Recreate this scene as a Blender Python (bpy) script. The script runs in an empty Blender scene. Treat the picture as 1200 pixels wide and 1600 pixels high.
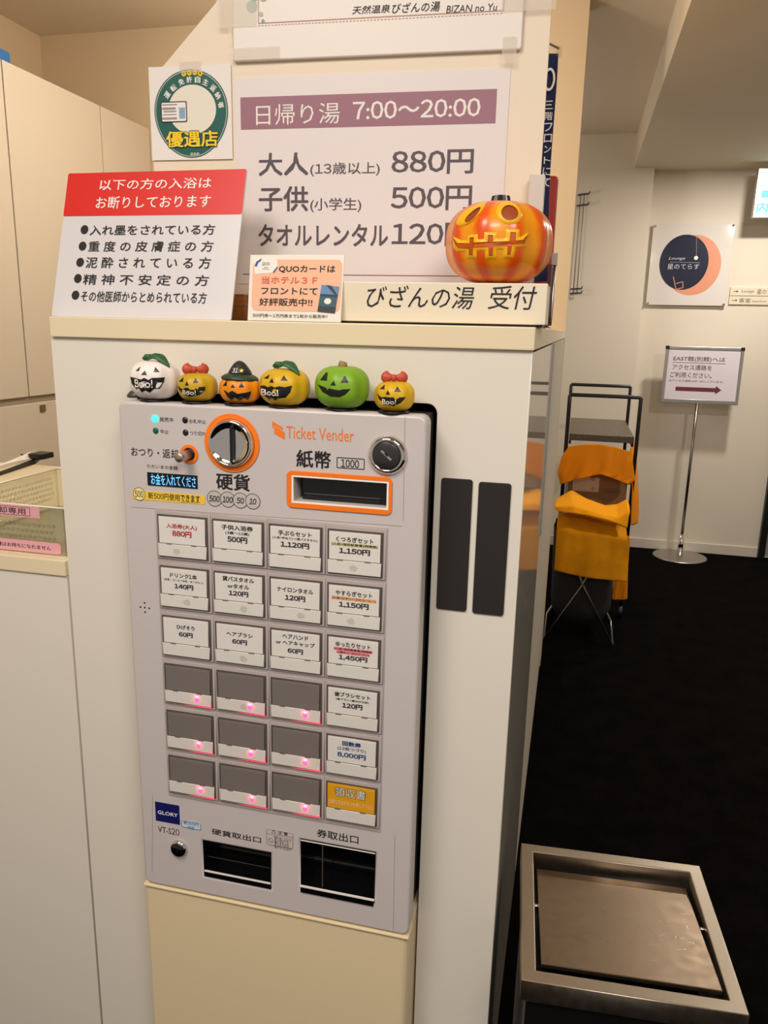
import bpy, bmesh, math, random
from mathutils import Vector, Matrix
from mathutils.geometry import tessellate_polygon
random.seed(7)
scene = bpy.context.scene
col = scene.collection

# ------------------------------------------------------------------ camera
FPX = 1205.0
EYE = Vector((0, 0, 1.60))
def cam_axes(yaw, pitch, roll):
    cy, sy, cp, sp = math.cos(yaw), math.sin(yaw), math.cos(pitch), math.sin(pitch)
    r = Vector((cy, -sy, 0)); f0 = Vector((sy, cy, 0)); up = Vector((0, 0, 1))
    f = f0*cp - up*sp; d = -(up*cp + f0*sp)
    cr, sr = math.cos(roll), math.sin(roll)
    return cr*r + sr*d, -sr*r + cr*d, f
CR, CD, CF = cam_axes(math.radians(-13.47), math.radians(13.42), math.radians(-1.34))
cam_data = bpy.data.cameras.new('camera')
cam_data.sensor_fit = 'VERTICAL'; cam_data.sensor_height = 24.0
cam_data.lens = FPX/1600*24.0; cam_data.clip_start = 0.02
cam = bpy.data.objects.new('camera', cam_data); col.objects.link(cam)
m = Matrix.Identity(4)
for i in range(3):
    m[i][0], m[i][1], m[i][2] = CR[i], -CD[i], -CF[i]
cam.matrix_world = Matrix.Translation(EYE) @ m
scene.camera = cam

# ------------------------------------------------------------------ world, lights, exposure
scene.view_settings.view_transform = 'Standard'
scene.view_settings.look = 'None'
scene.view_settings.gamma = 1.0
scene.view_settings.use_curve_mapping = False
scene.view_settings.exposure = 0.0
w = bpy.data.worlds.new('world'); scene.world = w; w.use_nodes = True
w.node_tree.nodes['Background'].inputs[0].default_value = (1.0, 0.93, 0.86, 1)
w.node_tree.nodes['Background'].inputs[1].default_value = 0.36
def area(name, loc, size, power, color=(1, 0.86, 0.70), rot=(0, 0, 0), size_y=None, spread=None):
    l = bpy.data.lights.new(name, 'AREA'); l.energy = power; l.color = color
    l.shape = 'DISK' if size_y is None else 'RECTANGLE'; l.size = size
    if size_y: l.size_y = size_y
    if spread: l.spread = math.radians(spread)
    o = bpy.data.objects.new(name, l); col.objects.link(o); o.location = loc; o.rotation_euler = rot
    return o
WARM, SOFT = (1, 0.89, 0.78), (1, 0.91, 0.81)
def point(name, loc, radius, power, color):
    l = bpy.data.lights.new(name, 'POINT'); l.energy = power; l.color = color; l.shadow_soft_size = radius
    o = bpy.data.objects.new(name, l); col.objects.link(o); o.location = loc
    return o
WARM, SOFT = (1, 0.91, 0.82), (1, 0.92, 0.835)
area('lobby_ceiling_light', (0.55, -0.55, 2.69), 0.9, 35, SOFT)
area('lobby_ceiling_light', (-0.75, -0.35, 2.91), 0.9, 37, SOFT)
point('office_fill_light', (-0.95, 2.5, 2.55), 0.12, 36, WARM)  # added unseen light behind the panel, brightens office ceiling and walls
area('corridor_downlight', (1.15, 5.1, 2.69), 0.14, 28, SOFT)
area('corridor_downlight', (1.55, 2.9, 2.69), 0.14, 26, SOFT)
area('beam_fill_light', (-1.6, 4.85, 2.1), 0.6, 9, WARM, rot=(0, math.radians(-90), 0))  # added fill hidden behind the middle wall, brightens the ceiling beam

# ------------------------------------------------------------------ materials
def lin(c):
    c = c/255.0
    return c/12.92 if c <= 0.04045 else ((c+0.055)/1.055)**2.4
MATS = {}
def mat(name, rgb, rough=0.5, metal=0.0, emit=0.0, bump=0.0, bscale=200.0, var=0.0, vscale=6.0, coat=0.0, spec=None):
    if name in MATS: return MATS[name]
    M = bpy.data.materials.new(name); M.use_nodes = True
    nt = M.node_tree; b = nt.nodes['Principled BSDF']
    c = (lin(rgb[0]), lin(rgb[1]), lin(rgb[2]), 1)
    b.inputs['Base Color'].default_value = c
    b.inputs['Roughness'].default_value = rough
    b.inputs['Metallic'].default_value = metal
    if spec is not None: b.inputs['Specular IOR Level'].default_value = spec
    if coat: b.inputs['Coat Weight'].default_value = coat; b.inputs['Coat Roughness'].default_value = 0.06
    if emit:
        b.inputs['Emission Color'].default_value = c; b.inputs['Emission Strength'].default_value = emit
    if bump or var:
        tc = nt.nodes.new('ShaderNodeTexCoord')
    if var:
        n = nt.nodes.new('ShaderNodeTexNoise'); n.inputs['Scale'].default_value = vscale; n.inputs['Detail'].default_value = 4
        nt.links.new(tc.outputs['Object'], n.inputs['Vector'])
        r = nt.nodes.new('ShaderNodeValToRGB')
        r.color_ramp.elements[0].position = 0.3; r.color_ramp.elements[1].position = 0.7
        r.color_ramp.elements[0].color = (c[0]*(1-var), c[1]*(1-var), c[2]*(1-var*1.2), 1)
        r.color_ramp.elements[1].color = (min(1, c[0]*(1+var)), min(1, c[1]*(1+var)), min(1, c[2]*(1+var)), 1)
        nt.links.new(n.outputs['Fac'], r.inputs['Fac']); nt.links.new(r.outputs['Color'], b.inputs['Base Color'])
    if bump:
        n = nt.nodes.new('ShaderNodeTexNoise'); n.inputs['Scale'].default_value = bscale; n.inputs['Detail'].default_value = 3
        nt.links.new(tc.outputs['Object'], n.inputs['Vector'])
        bp = nt.nodes.new('ShaderNodeBump'); bp.inputs['Strength'].default_value = bump; bp.inputs['Distance'].default_value = 0.002
        nt.links.new(n.outputs['Fac'], bp.inputs['Height']); nt.links.new(bp.outputs['Normal'], b.inputs['Normal'])
    MATS[name] = M
    return M
def clear(name, tint=(0.97, 0.97, 0.95), gloss=0.07, rough=0.02):
    """thin clear plastic: mostly transparent, a little gloss"""
    if name in MATS: return MATS[name]
    M = bpy.data.materials.new(name); M.use_nodes = True
    nt = M.node_tree; nt.nodes.clear()
    out = nt.nodes.new('ShaderNodeOutputMaterial'); mx = nt.nodes.new('ShaderNodeMixShader')
    t = nt.nodes.new('ShaderNodeBsdfTransparent'); g = nt.nodes.new('ShaderNodeBsdfGlossy')
    t.inputs[0].default_value = (*tint, 1); g.inputs['Roughness'].default_value = rough
    lw = nt.nodes.new('ShaderNodeLayerWeight'); lw.inputs['Blend'].default_value = 0.25
    ma = nt.nodes.new('ShaderNodeMath'); ma.operation = 'MULTIPLY_ADD'; ma.inputs[1].default_value = 0.22; ma.inputs[2].default_value = gloss
    nt.links.new(lw.outputs['Fresnel'], ma.inputs[0]); nt.links.new(ma.outputs[0], mx.inputs['Fac'])
    nt.links.new(t.outputs[0], mx.inputs[1]); nt.links.new(g.outputs[0], mx.inputs[2]); nt.links.new(mx.outputs[0], out.inputs[0])
    MATS[name] = M
    return M
def tape_mat():
    if 'tape' in MATS: return MATS['tape']
    M = bpy.data.materials.new('tape'); M.use_nodes = True
    nt = M.node_tree; b = nt.nodes['Principled BSDF']
    b.inputs['Base Color'].default_value = (0.85, 0.76, 0.65, 1); b.inputs['Roughness'].default_value = 0.35
    b.inputs['Alpha'].default_value = 0.22
    MATS['tape'] = M
    return M
def striped(name, c1, c2, axis_scale, rough=0.4, coat=0.0):
    """pumpkin skin painted lighter on the ribs and darker in the furrows (object space azimuth)"""
    M = bpy.data.materials.new(name); M.use_nodes = True
    nt = M.node_tree; b = nt.nodes['Principled BSDF']; b.inputs['Roughness'].default_value = rough
    b.inputs['Coat Weight'].default_value = coat
    tc = nt.nodes.new('ShaderNodeTexCoord'); sx = nt.nodes.new('ShaderNodeSeparateXYZ')
    nt.links.new(tc.outputs['Object'], sx.inputs[0])
    at = nt.nodes.new('ShaderNodeMath'); at.operation = 'ARCTAN2'
    nt.links.new(sx.outputs['X'], at.inputs[0]); nt.links.new(sx.outputs['Y'], at.inputs[1])
    mu = nt.nodes.new('ShaderNodeMath'); mu.operation = 'MULTIPLY'; mu.inputs[1].default_value = axis_scale
    nt.links.new(at.outputs[0], mu.inputs[0])
    no = nt.nodes.new('ShaderNodeTexNoise'); no.inputs['Scale'].default_value = 28
    nt.links.new(tc.outputs['Object'], no.inputs['Vector'])
    ad = nt.nodes.new('ShaderNodeMath'); ad.operation = 'MULTIPLY_ADD'; ad.inputs[1].default_value = 2.2
    nt.links.new(no.outputs['Fac'], ad.inputs[0]); nt.links.new(mu.outputs[0], ad.inputs[2])
    co = nt.nodes.new('ShaderNodeMath'); co.operation = 'COSINE'; nt.links.new(ad.outputs[0], co.inputs[0])
    mr = nt.nodes.new('ShaderNodeMapRange'); mr.inputs[1].default_value = -1; mr.inputs[2].default_value = 1
    nt.links.new(co.outputs[0], mr.inputs[0])
    ra = nt.nodes.new('ShaderNodeValToRGB')
    ra.color_ramp.elements[0].color = (*[lin(v) for v in c1], 1); ra.color_ramp.elements[1].color = (*[lin(v) for v in c2], 1)
    ra.color_ramp.elements[0].position = 0.1; ra.color_ramp.elements[1].position = 0.75
    nt.links.new(mr.outputs[0], ra.inputs['Fac']); nt.links.new(ra.outputs['Color'], b.inputs['Base Color'])
    MATS[name] = M
    return M
def woodgrain(name, c1, c2, scale, stretch, rough=0.45):
    M = bpy.data.materials.new(name); M.use_nodes = True
    nt = M.node_tree; b = nt.nodes['Principled BSDF']; b.inputs['Roughness'].default_value = rough
    tc = nt.nodes.new('ShaderNodeTexCoord'); mp = nt.nodes.new('ShaderNodeMapping'); mp.inputs['Scale'].default_value = stretch
    n = nt.nodes.new('ShaderNodeTexNoise'); n.inputs['Scale'].default_value = scale; n.inputs['Detail'].default_value = 5
    r = nt.nodes.new('ShaderNodeValToRGB'); r.color_ramp.elements[0].position = 0.3; r.color_ramp.elements[1].position = 0.7
    r.color_ramp.elements[0].color = (*[lin(v) for v in c1], 1); r.color_ramp.elements[1].color = (*[lin(v) for v in c2], 1)
    nt.links.new(tc.outputs['Object'], mp.inputs[0]); nt.links.new(mp.outputs[0], n.inputs['Vector'])
    nt.links.new(n.outputs['Fac'], r.inputs['Fac']); nt.links.new(r.outputs['Color'], b.inputs['Base Color'])
    MATS[name] = M
    return M
def scratched_steel(name, rgb, rough, stretch):
    M = bpy.data.materials.new(name); M.use_nodes = True
    nt = M.node_tree; b = nt.nodes['Principled BSDF']
    b.inputs['Base Color'].default_value = (*[lin(v) for v in rgb], 1); b.inputs['Metallic'].default_value = 1
    tc = nt.nodes.new('ShaderNodeTexCoord'); mp = nt.nodes.new('ShaderNodeMapping'); mp.inputs['Scale'].default_value = stretch
    n = nt.nodes.new('ShaderNodeTexNoise'); n.inputs['Scale'].default_value = 60; n.inputs['Detail'].default_value = 6
    mr = nt.nodes.new('ShaderNodeMapRange'); mr.inputs[3].default_value = rough*0.75; mr.inputs[4].default_value = rough*1.3
    bp = nt.nodes.new('ShaderNodeBump'); bp.inputs['Strength'].default_value = 0.05; bp.inputs['Distance'].default_value = 0.001
    nt.links.new(tc.outputs['Object'], mp.inputs[0]); nt.links.new(mp.outputs[0], n.inputs['Vector'])
    nt.links.new(n.outputs['Fac'], mr.inputs[0]); nt.links.new(mr.outputs[0], b.inputs['Roughness'])
    nt.links.new(n.outputs['Fac'], bp.inputs['Height']); nt.links.new(bp.outputs['Normal'], b.inputs['Normal'])
    MATS[name] = M
    return M

WALL = mat('wall_paint', (226, 216, 198), 0.75, bump=0.08, bscale=350)
WALLW = mat('office_wall_paint', (218, 195, 160), 0.75, bump=0.08, bscale=350)
CEIL = mat('ceiling_paint', (214, 200, 178), 0.8)
CARPET = mat('black_carpet', (7, 6, 6), 0.95, bump=0.35, bscale=420, var=0.5, vscale=9, spec=0.04)
LAM = mat('white_laminate', (226, 219, 206), 0.32, bump=0.03, bscale=40)
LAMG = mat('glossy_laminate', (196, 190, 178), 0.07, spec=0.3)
EDGE = mat('cream_edge_band', (228, 212, 178), 0.38, bump=0.04, bscale=60)
CAB = mat('cabinet_laminate', (212, 200, 180), 0.42)
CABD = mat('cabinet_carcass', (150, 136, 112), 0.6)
MACH = mat('machine_grey', (198, 190, 188), 0.36, bump=0.05, bscale=700)
BEZ = mat('bezel_grey', (178, 167, 165), 0.4)
DARK = mat('dark_recess', (22, 20, 20), 0.5)
DGREY = mat('dark_grey_metal', (70, 66, 64), 0.4)
BLACK = mat('black', (12, 12, 12), 0.4)
GLOSSB = mat('gloss_black', (8, 8, 9), 0.12)
INK = mat('ink_black', (22, 18, 20), 0.6)
ORANGE = mat('orange_trim', (244, 120, 18), 0.4)
CHROME = mat('chrome', (225, 222, 218), 0.06, 1.0)
STEELP = mat('pin_steel', (196, 186, 174), 0.38, 1.0)
BAR = mat('bar_painted_shine', (236, 230, 222), 0.3)  # outlet bars; near-white colour stands in for light on their edges
STAND = mat('cream_enamel', (226, 206, 168), 0.4, bump=0.04, bscale=80)
PAPER = mat('paper_white', (238, 232, 224), 0.6)
CARD = mat('card_white', (236, 231, 226), 0.55)
STRIPW = mat('button_white', (232, 228, 222), 0.35)
GREYC = mat('empty_card_grey', (128, 120, 116), 0.35)
LENS = clear('lens_clear', (0.99, 0.99, 0.985), 0.02)
ACRY = clear('acrylic_clear', (0.93, 0.94, 0.90), 0.10)
RED = mat('sign_red', (214, 34, 26), 0.4)
SILVER = mat('aluminium', (190, 186, 180), 0.35, 1.0)
WHITE = mat('white', (240, 236, 230), 0.5)

# ------------------------------------------------------------------ object helpers
ORG = {}
def thing(name, label, cat, loc=(0, 0, 0), group=None, kind=None):
    o = bpy.data.objects.new(name, None); col.objects.link(o); o.location = loc; o.empty_display_size = 0.02
    ORG[o] = Vector(loc); tag(o, label, cat, group, kind)
    return o
def tag(o, label, cat, group=None, kind=None):
    o['label'] = label; o['category'] = cat
    if group: o['group'] = group
    if kind: o['kind'] = kind
    return o
def link(name, me, mats, parent=None, loc=None, smooth=False):
    """world-space mesh data -> object; its origin is the parent's origin (or loc)"""
    o = bpy.data.objects.new(name, me); col.objects.link(o)
    for q in (mats if isinstance(mats, (list, tuple)) else [mats]): me.materials.append(q)
    if parent is not None:
        org = ORG[parent]; o.parent = parent
    else:
        org = Vector(loc) if loc is not None else Vector((0, 0, 0)); o.location = org
    me.transform(Matrix.Translation(-org)); ORG[o] = org
    if smooth:
        for p in me.polygons: p.use_smooth = True
    return o
class MB:
    def __init__(s): s.v, s.f, s.mi, s.mats, s.sm = [], [], [], [], []
    def m(s, material):
        if material not in s.mats: s.mats.append(material)
        return s.mats.index(material)
    def add(s, vs, fs, material, smooth=False):
        k = len(s.v); s.v += [tuple(p) for p in vs]; i = s.m(material)
        for f in fs: s.f.append([k+j for j in f]); s.mi.append(i); s.sm.append(smooth)
        return s
    def box(s, x0, x1, y0, y1, z0, z1, material):
        vs = [(x, y, z) for z in (z0, z1) for y in (y0, y1) for x in (x0, x1)]
        return s.add(vs, [(0, 2, 3, 1), (4, 5, 7, 6), (0, 1, 5, 4), (2, 6, 7, 3), (0, 4, 6, 2), (1, 3, 7, 5)], material)
    def tube(s, pts, r, material, n=8, closed=False, r2=None):
        pts = [Vector(p) for p in pts]; N = len(pts); rings = []; prev = None
        for i, p in enumerate(pts):
            if closed: t = (pts[(i+1) % N]-pts[i-1])
            else: t = (pts[min(i+1, N-1)]-pts[max(i-1, 0)])
            t.normalize()
            a = prev if prev is not None else (Vector((0, 0, 1)) if abs(t.z) < 0.9 else Vector((1, 0, 0)))
            u = (a - t*a.dot(t)).normalized(); prev = u; v = t.cross(u)
            rr = r if r2 is None else r+(r2-r)*i/(N-1)
            rings.append([p+u*(rr*math.cos(2*math.pi*k/n))+v*(rr*math.sin(2*math.pi*k/n)) for k in range(n)])
        vs = [q for R in rings for q in R]; fs = []
        for i in range(N if closed else N-1):
            j = (i+1) % N
            for k in range(n): fs.append((i*n+k, i*n+(k+1) % n, j*n+(k+1) % n, j*n+k))
        if not closed: fs += [tuple(range(n))[::-1], tuple((N-1)*n+k for k in range(n))]
        return s.add(vs, fs, material, True)
    def lathe(s, prof, org, axis, material, n=32, up=None, smooth=True):
        """prof: (radius, height along axis)"""
        axis = Vector(axis).normalized(); a = Vector((0, 0, 1)) if abs(axis.z) < 0.9 else Vector((1, 0, 0))
        u = (a-axis*a.dot(axis)).normalized(); v = axis.cross(u); org = Vector(org); vs, fs = [], []
        for (r, h) in prof:
            for k in range(n): vs.append(org+axis*h+u*(r*math.cos(2*math.pi*k/n))+v*(r*math.sin(2*math.pi*k/n)))
        for i in range(len(prof)-1):
            for k in range(n): fs.append((i*n+k, i*n+(k+1) % n, (i+1)*n+(k+1) % n, (i+1)*n+k))
        if prof[0][0] > 1e-6: fs.append(tuple(range(n))[::-1])
        if prof[-1][0] > 1e-6: fs.append(tuple((len(prof)-1)*n+k for k in range(n)))
        return s.add(vs, fs, material, smooth)
    def mesh(s, name='mesh'):
        me = bpy.data.meshes.new(name); me.from_pydata(s.v, [], s.f)
        for q in s.mats: me.materials.append(q)
        for i, p in enumerate(me.polygons): p.material_index = s.mi[i]; p.use_smooth = s.sm[i]
        b = bmesh.new(); b.from_mesh(me); bmesh.ops.recalc_face_normals(b, faces=b.faces); b.to_mesh(me); b.free()
        return me
    def build(s, name, parent=None, loc=None, bevel=0.0, seg=2, subsurf=0):
        me = s.mesh(name); o = link(name, me, [], parent, loc)
        if bevel:
            md = o.modifiers.new('bevel', 'BEVEL'); md.width = bevel; md.segments = seg; md.limit_method = 'ANGLE'; md.angle_limit = math.radians(40)
        if subsurf:
            md = o.modifiers.new('sub', 'SUBSURF'); md.levels = subsurf; md.render_levels = subsurf
        return o
def bx(name, x0, x1, y0, y1, z0, z1, material, parent=None, bevel=0.0, loc=None):
    return MB().box(x0, x1, y0, y1, z0, z1, material).build(name, parent, loc, bevel)

class Plane:
    """a flat face in the place: origin, right, up, outward normal"""
    def __init__(s, O, U, V):
        s.O, s.U, s.V = Vector(O), Vector(U).normalized(), Vector(V).normalized(); s.N = s.U.cross(s.V)
    def uv(s, px, py):
        d = CR*((px-600)/FPX)+CD*((py-800)/FPX)+CF
        t = (s.O-EYE).dot(s.N)/d.dot(s.N); p = EYE+d*t-s.O
        return p.dot(s.U), p.dot(s.V)
    def pt(s, u, v, d=0.0): return s.O+s.U*u+s.V*v+s.N*d
    def at(s, px, py, d=0.0):
        u, v = s.uv(px, py); return s.pt(u, v, d)
def front(y): return Plane((0, y, 0), (1, 0, 0), (0, 0, 1))
def at(px, py, y): return front(y).at(px, py)

def rrect(u0, u1, v0, v1, r, n=5):
    pts = []
    for cx, cy, a0 in ((u1-r, v1-r, 0), (u0+r, v1-r, 90), (u0+r, v0+r, 180), (u1-r, v0+r, 270)):
        for k in range(n+1):
            a = math.radians(a0+90*k/n); pts.append((cx+r*math.cos(a), cy+r*math.sin(a)))
    return pts
def ellipse(cx, cy, rx, ry, n=40): return [(cx+rx*math.cos(2*math.pi*k/n), cy+ry*math.sin(2*math.pi*k/n)) for k in range(n)]
def plate(pl, outer, holes=(), d0=0.0, d1=0.002, bevel=0.0):
    """solid plate with holes lying on a plane, from d0 to d1 along its normal -> mesh (world space)"""
    c = bpy.data.curves.new('plate', 'CURVE'); c.dimensions = '2D'; c.fill_mode = 'BOTH'
    h = abs(d1-d0)/2; c.extrude = max(h-bevel, 0)
    if bevel: c.bevel_depth = bevel; c.bevel_resolution = 2; c.offset = -bevel
    for loop in (outer, *holes):
        sp = c.splines.new('POLY'); sp.points.add(len(loop)-1); sp.use_cyclic_u = True
        for q, p in zip(sp.points, loop): q.co = (p[0], p[1], 0, 1)
    o = bpy.data.objects.new('plate', c)
    me = bpy.data.meshes.new_from_object(o); bpy.data.objects.remove(o); bpy.data.curves.remove(c)
    M4 = Matrix((( *[pl.U[0], pl.V[0], pl.N[0]], 0), (*[pl.U[1], pl.V[1], pl.N[1]], 0), (*[pl.U[2], pl.V[2], pl.N[2]], 0), (0, 0, 0, 1)))
    mid = (d0+d1)/2
    me.transform(Matrix.Translation(pl.O+pl.N*mid) @ M4)
    return me
def pobj(name, pl, outer, material, parent=None, holes=(), d0=0.0, d1=0.002, bevel=0.0, loc=None):
    me = plate(pl, outer, holes, d0, d1, bevel); me.materials.clear()
    return link(name, me, material, parent, loc)
def px_rect(pl, p0, p1):
    a, b = pl.uv(*p0), pl.uv(*p1)
    return min(a[0], b[0]), max(a[0], b[0]), min(a[1], b[1]), max(a[1], b[1])

_TXT = {}
def _run(body, shear):
    c = bpy.data.curves.new('t', 'FONT'); c.body = body; c.shear = shear; c.resolution_u = 2
    o = bpy.data.objects.new('t', c); me = bpy.data.meshes.new_from_object(o)
    vs = [(v.co.x, v.co.y) for v in me.vertices]; fs = [tuple(p.vertices) for p in me.polygons]
    bpy.data.objects.remove(o); bpy.data.curves.remove(c); bpy.data.meshes.remove(me)
    return vs, fs
def glyphs(body, bold=0.0, shear=0.0):
    """flat glyphs normalised to a unit box; digits get narrow figures with a flag and foot on the 1"""
    key = (body, bold, shear)
    if key in _TXT: return _TXT[key]
    runs, cur = [], ''
    for ch in body:
        if ch in '0123456789':
            if cur: runs.append(cur); cur = ''
            runs.append(ch)
        else: cur += ch
    if cur: runs.append(cur)
    V, F, x = [], [], 0.0
    for r in runs:
        if r in '0123456789' and len(r) == 1:
            vs, fs = _run(chr(ord(r)+0xFEE0), shear); a = min(p[0] for p in vs); b = max(p[0] for p in vs)
            k = 0.60; dx = x+k/2-(a+b)/2; x += k
        elif not r.strip(): x += 0.3*len(r); continue
        else:
            vs, fs = _run(r, shear); a = min(p[0] for p in vs); b = max(p[0] for p in vs)
            dx = x-a+0.05; x += (b-a)+0.10
            if r.endswith(' '): x += 0.25
        n = len(V); V += [(p[0]+dx, p[1]) for p in vs]; F += [tuple(n+q for q in f) for f in fs]
    if bold > 0:
        n = len(V); dirs = [(0.75, 0.75), (-0.75, 0.75), (0.75, -0.75), (-0.75, -0.75)]
        if bold > 0.03: dirs += [(1, 0), (-1, 0), (0, 1), (0, -1)]
        V2, F2 = [], []
        for k, (dx, dy) in enumerate(dirs):
            V2 += [(p[0]+dx*bold, p[1]+dy*bold, k) for p in V]; F2 += [tuple(k*n+q for q in f) for f in F]
        V, F = V2, F2
    x0, x1 = min(v[0] for v in V), max(v[0] for v in V); y0, y1 = min(v[1] for v in V), max(v[1] for v in V)
    _TXT[key] = ([((p[0]-x0)/(x1-x0), (p[1]-y0)/(y1-y0), p[2] if len(p) > 2 else 0) for p in V], F); return _TXT[key]
class Print:
    """flat print (text, shapes) collected on a plane into one mesh"""
    def __init__(s, pl, d=0.0005): s.pl, s.d, s.mb = pl, d, MB()
    def text(s, body, u0, u1, v0, v1, material, bold=0.0, shear=0.0, rot=0.0, d=None):
        vs, fs = glyphs(body, bold, shear); d = s.d if d is None else d
        cu, cv = (u0+u1)/2, (v0+v1)/2; c, sn = math.cos(rot), math.sin(rot); out = []
        for x, y, k in vs:
            a, b = (x-0.5)*(u1-u0), (y-0.5)*(v1-v0)
            out.append(s.pl.pt(cu+a*c-b*sn, cv+a*sn+b*c, d+k*0.00003))
        s.mb.add(out, fs, material); return s
    def tp(s, body, p0, p1, material, bold=0.0, shear=0.0, d=None):
        a, b = s.pl.uv(*p0), s.pl.uv(*p1)
        return s.text(body, a[0], b[0], a[1], b[1], material, bold, shear, 0.0, d)
    def glyph_at(s, ch, p, size_px, rot, material, bold=0.0, d=None):
        u, v = s.pl.uv(*p); h = abs(s.pl.uv(p[0], p[1]+size_px)[1]-v)/2
        return s.text(ch, u-h, u+h, v-h, v+h, material, bold, 0.0, math.radians(rot), d)
    def poly(s, pts, material, d=None):
        d = s.d if d is None else d
        tri = tessellate_polygon([[Vector((p[0], p[1], 0)) for p in pts]])
        s.mb.add([s.pl.pt(p[0], p[1], d) for p in pts], [tuple(t) for t in tri], material); return s
    def pp(s, pxs, material, d=None): return s.poly([s.pl.uv(*p) for p in pxs], material, d)
    def rect(s, p0, p1, material, r=0.0, d=None):
        q = px_rect(s.pl, p0, p1)
        return s.poly(rrect(*q, r) if r else [(q[0], q[2]), (q[1], q[2]), (q[1], q[3]), (q[0], q[3])], material, d)
    def ring(s, outer, inner, material, d=None):
        d = s.d if d is None else d; n = len(outer)
        vs = [s.pl.pt(*p, d) for p in outer]+[s.pl.pt(*p, d) for p in inner]
        s.mb.add(vs, [(i, (i+1) % n, n+(i+1) % n, n+i) for i in range(n)], material); return s
    def frame(s, p0, p1, wd, material, r=0.0, d=None):
        q = px_rect(s.pl, p0, p1); r = max(r, wd*1.05)
        return s.ring(rrect(*q, r), rrect(q[0]+wd, q[1]-wd, q[2]+wd, q[3]-wd, r-wd*0.99), material, d)
    def circle(s, p, rpx, material, wd=None, d=None, sy=1.0):
        u, v = s.pl.uv(*p); r = abs(s.pl.uv(p[0]+rpx, p[1])[0]-u)
        if wd: return s.ring(ellipse(u, v, r, r*sy), ellipse(u, v, r-wd, r*sy-wd), material, d)
        return s.poly(ellipse(u, v, r, r*sy), material, d)
    def line(s, p0, p1, wd, material, d=None):
        a, b = Vector(s.pl.uv(*p0)), Vector(s.pl.uv(*p1)); t = (b-a).normalized(); n = Vector((-t.y, t.x))*wd/2
        return s.poly([a+n, b+n, b-n, a-n], material, d)
    def build(s, name, parent): return s.mb.build(name, parent)

def structure(o): o['kind'] = 'structure'; return o

# ================================================================== SETTING
structure(bx('floor', -2.61, 3.2, -1.2, 6.05, -0.05, 0.0, CARPET))
structure(bx('wall_left', -2.71, -2.61, -1.2, 3.6, 0, 2.92, WALLW))
structure(bx('wall_middle', -2.71, -0.0555, 3.6, 3.75, 0, 2.92, WALLW))
structure(bx('wall_back', 0.42, 1.42, 6.03, 6.15, 0, 2.92, WALL))
structure(bx('wall_end', -2.71, 0.42, 5.9, 6.15, 0, 2.92, WALL))
structure(bx('wall_far', 1.42, 3.2, 6.03, 6.15, 2.12, 2.92, WALL))
structure(bx('wall_corner', 2.4, 3.2, 6.03, 6.15, 0, 2.12, WALL))
structure(bx('wall_right', 3.2, 3.3, -1.2, 6.15, 0, 2.98, WALL))
structure(bx('ceiling', -2.71, 0.285, -1.2, 6.15, 2.92, 2.98, CEIL))
structure(bx('ceiling_soffit', 0.285, 3.2, -1.2, 6.15, 2.70, 2.98, CEIL))
BASEB = mat('baseboard_white', (216, 208, 194), 0.5)
structure(bx('baseboard_back', 0.421, 1.42, 6.018, 6.03, 0, 0.075, BASEB, bevel=0.003))
structure(bx('baseboard_end', -2.6, 0.432, 5.888, 5.9, 0, 0.075, BASEB, bevel=0.003))
dr = thing('door_1', 'black framed glass door at the far right end of the corridor', 'door', (1.44, 6.03, 0), kind='structure')
MB().box(1.421, 1.465, 5.99, 6.08, 0, 2.12, BLACK).box(1.465, 2.4, 5.99, 6.08, 2.07, 2.12, BLACK).build('door_frame', dr, bevel=0.003)
bx('door_leaf', 1.466, 2.38, 6.03, 6.06, 0.01, 2.069, mat('door_grey', (150, 150, 144), 0.3), dr)

# ================================================================== KIOSK CABINET
PF = 1.065                                            # front plane of the cabinet
XR, XL = -0.0572, -0.7917
kc = thing('kiosk_cabinet', 'tall white laminate reception cabinet with the ticket machine let into its front', 'cabinet', (-0.42, 1.065, 0))
P = front(PF)
hx0, hx1, hz = -0.648, -0.1824, 1.4985
arc = [(hx1-0.014+0.014*math.cos(math.radians(a)), hz-0.014+0.014*math.sin(math.radians(a))) for a in range(0, 91, 15)]
arcl = [(hx0+0.014-0.014*math.sin(math.radians(a)), hz-0.014+0.014*math.cos(math.radians(a))) for a in range(0, 91, 15)]
outer = [(XL, 0), (XL, 1.575), (XR, 1.575), (XR, 0), (hx1, 0)] + arc + arcl + [(hx0, 0)]
pobj('front_panel', P, outer, LAM, kc, d0=-0.018, d1=0.0, bevel=0.0012)
b = MB()
b.box(XL, XL+0.018, PF+0.0185, 3.598, 0, 1.575, LAM); b.box(XR-0.024, XR-0.0185, PF+0.0185, 3.598, 0, 1.575, LAM)
b.box(XL+0.019, XR-0.025, PF+0.34, PF+0.36, 0.0, 1.574, DARK)
b.build('carcass', kc)
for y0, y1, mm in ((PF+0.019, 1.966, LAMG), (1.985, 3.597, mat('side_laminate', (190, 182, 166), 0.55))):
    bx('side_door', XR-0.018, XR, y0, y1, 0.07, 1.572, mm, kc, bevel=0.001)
bx('plinth', XR-0.017, XR-0.005, PF+0.019, 3.59, 0, 0.068, DARK, kc)
bx('door_handle', XR-0.015, XR+0.004, 1.968, 1.983, 1.0875, 1.5705, SILVER, kc, bevel=0.001)
kw = bx('kiosk_worktop', -0.7879, -0.0546, 1.059, 3.598, 1.5752, 1.6055, EDGE, bevel=0.0015, loc=(-0.42, 1.06, 1.5752))
tag(kw, 'cream edged worktop on the tall reception cabinet, under the signs', 'worktop')
STRIP = mat('black_strip', (38, 33, 30), 0.33)
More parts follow.
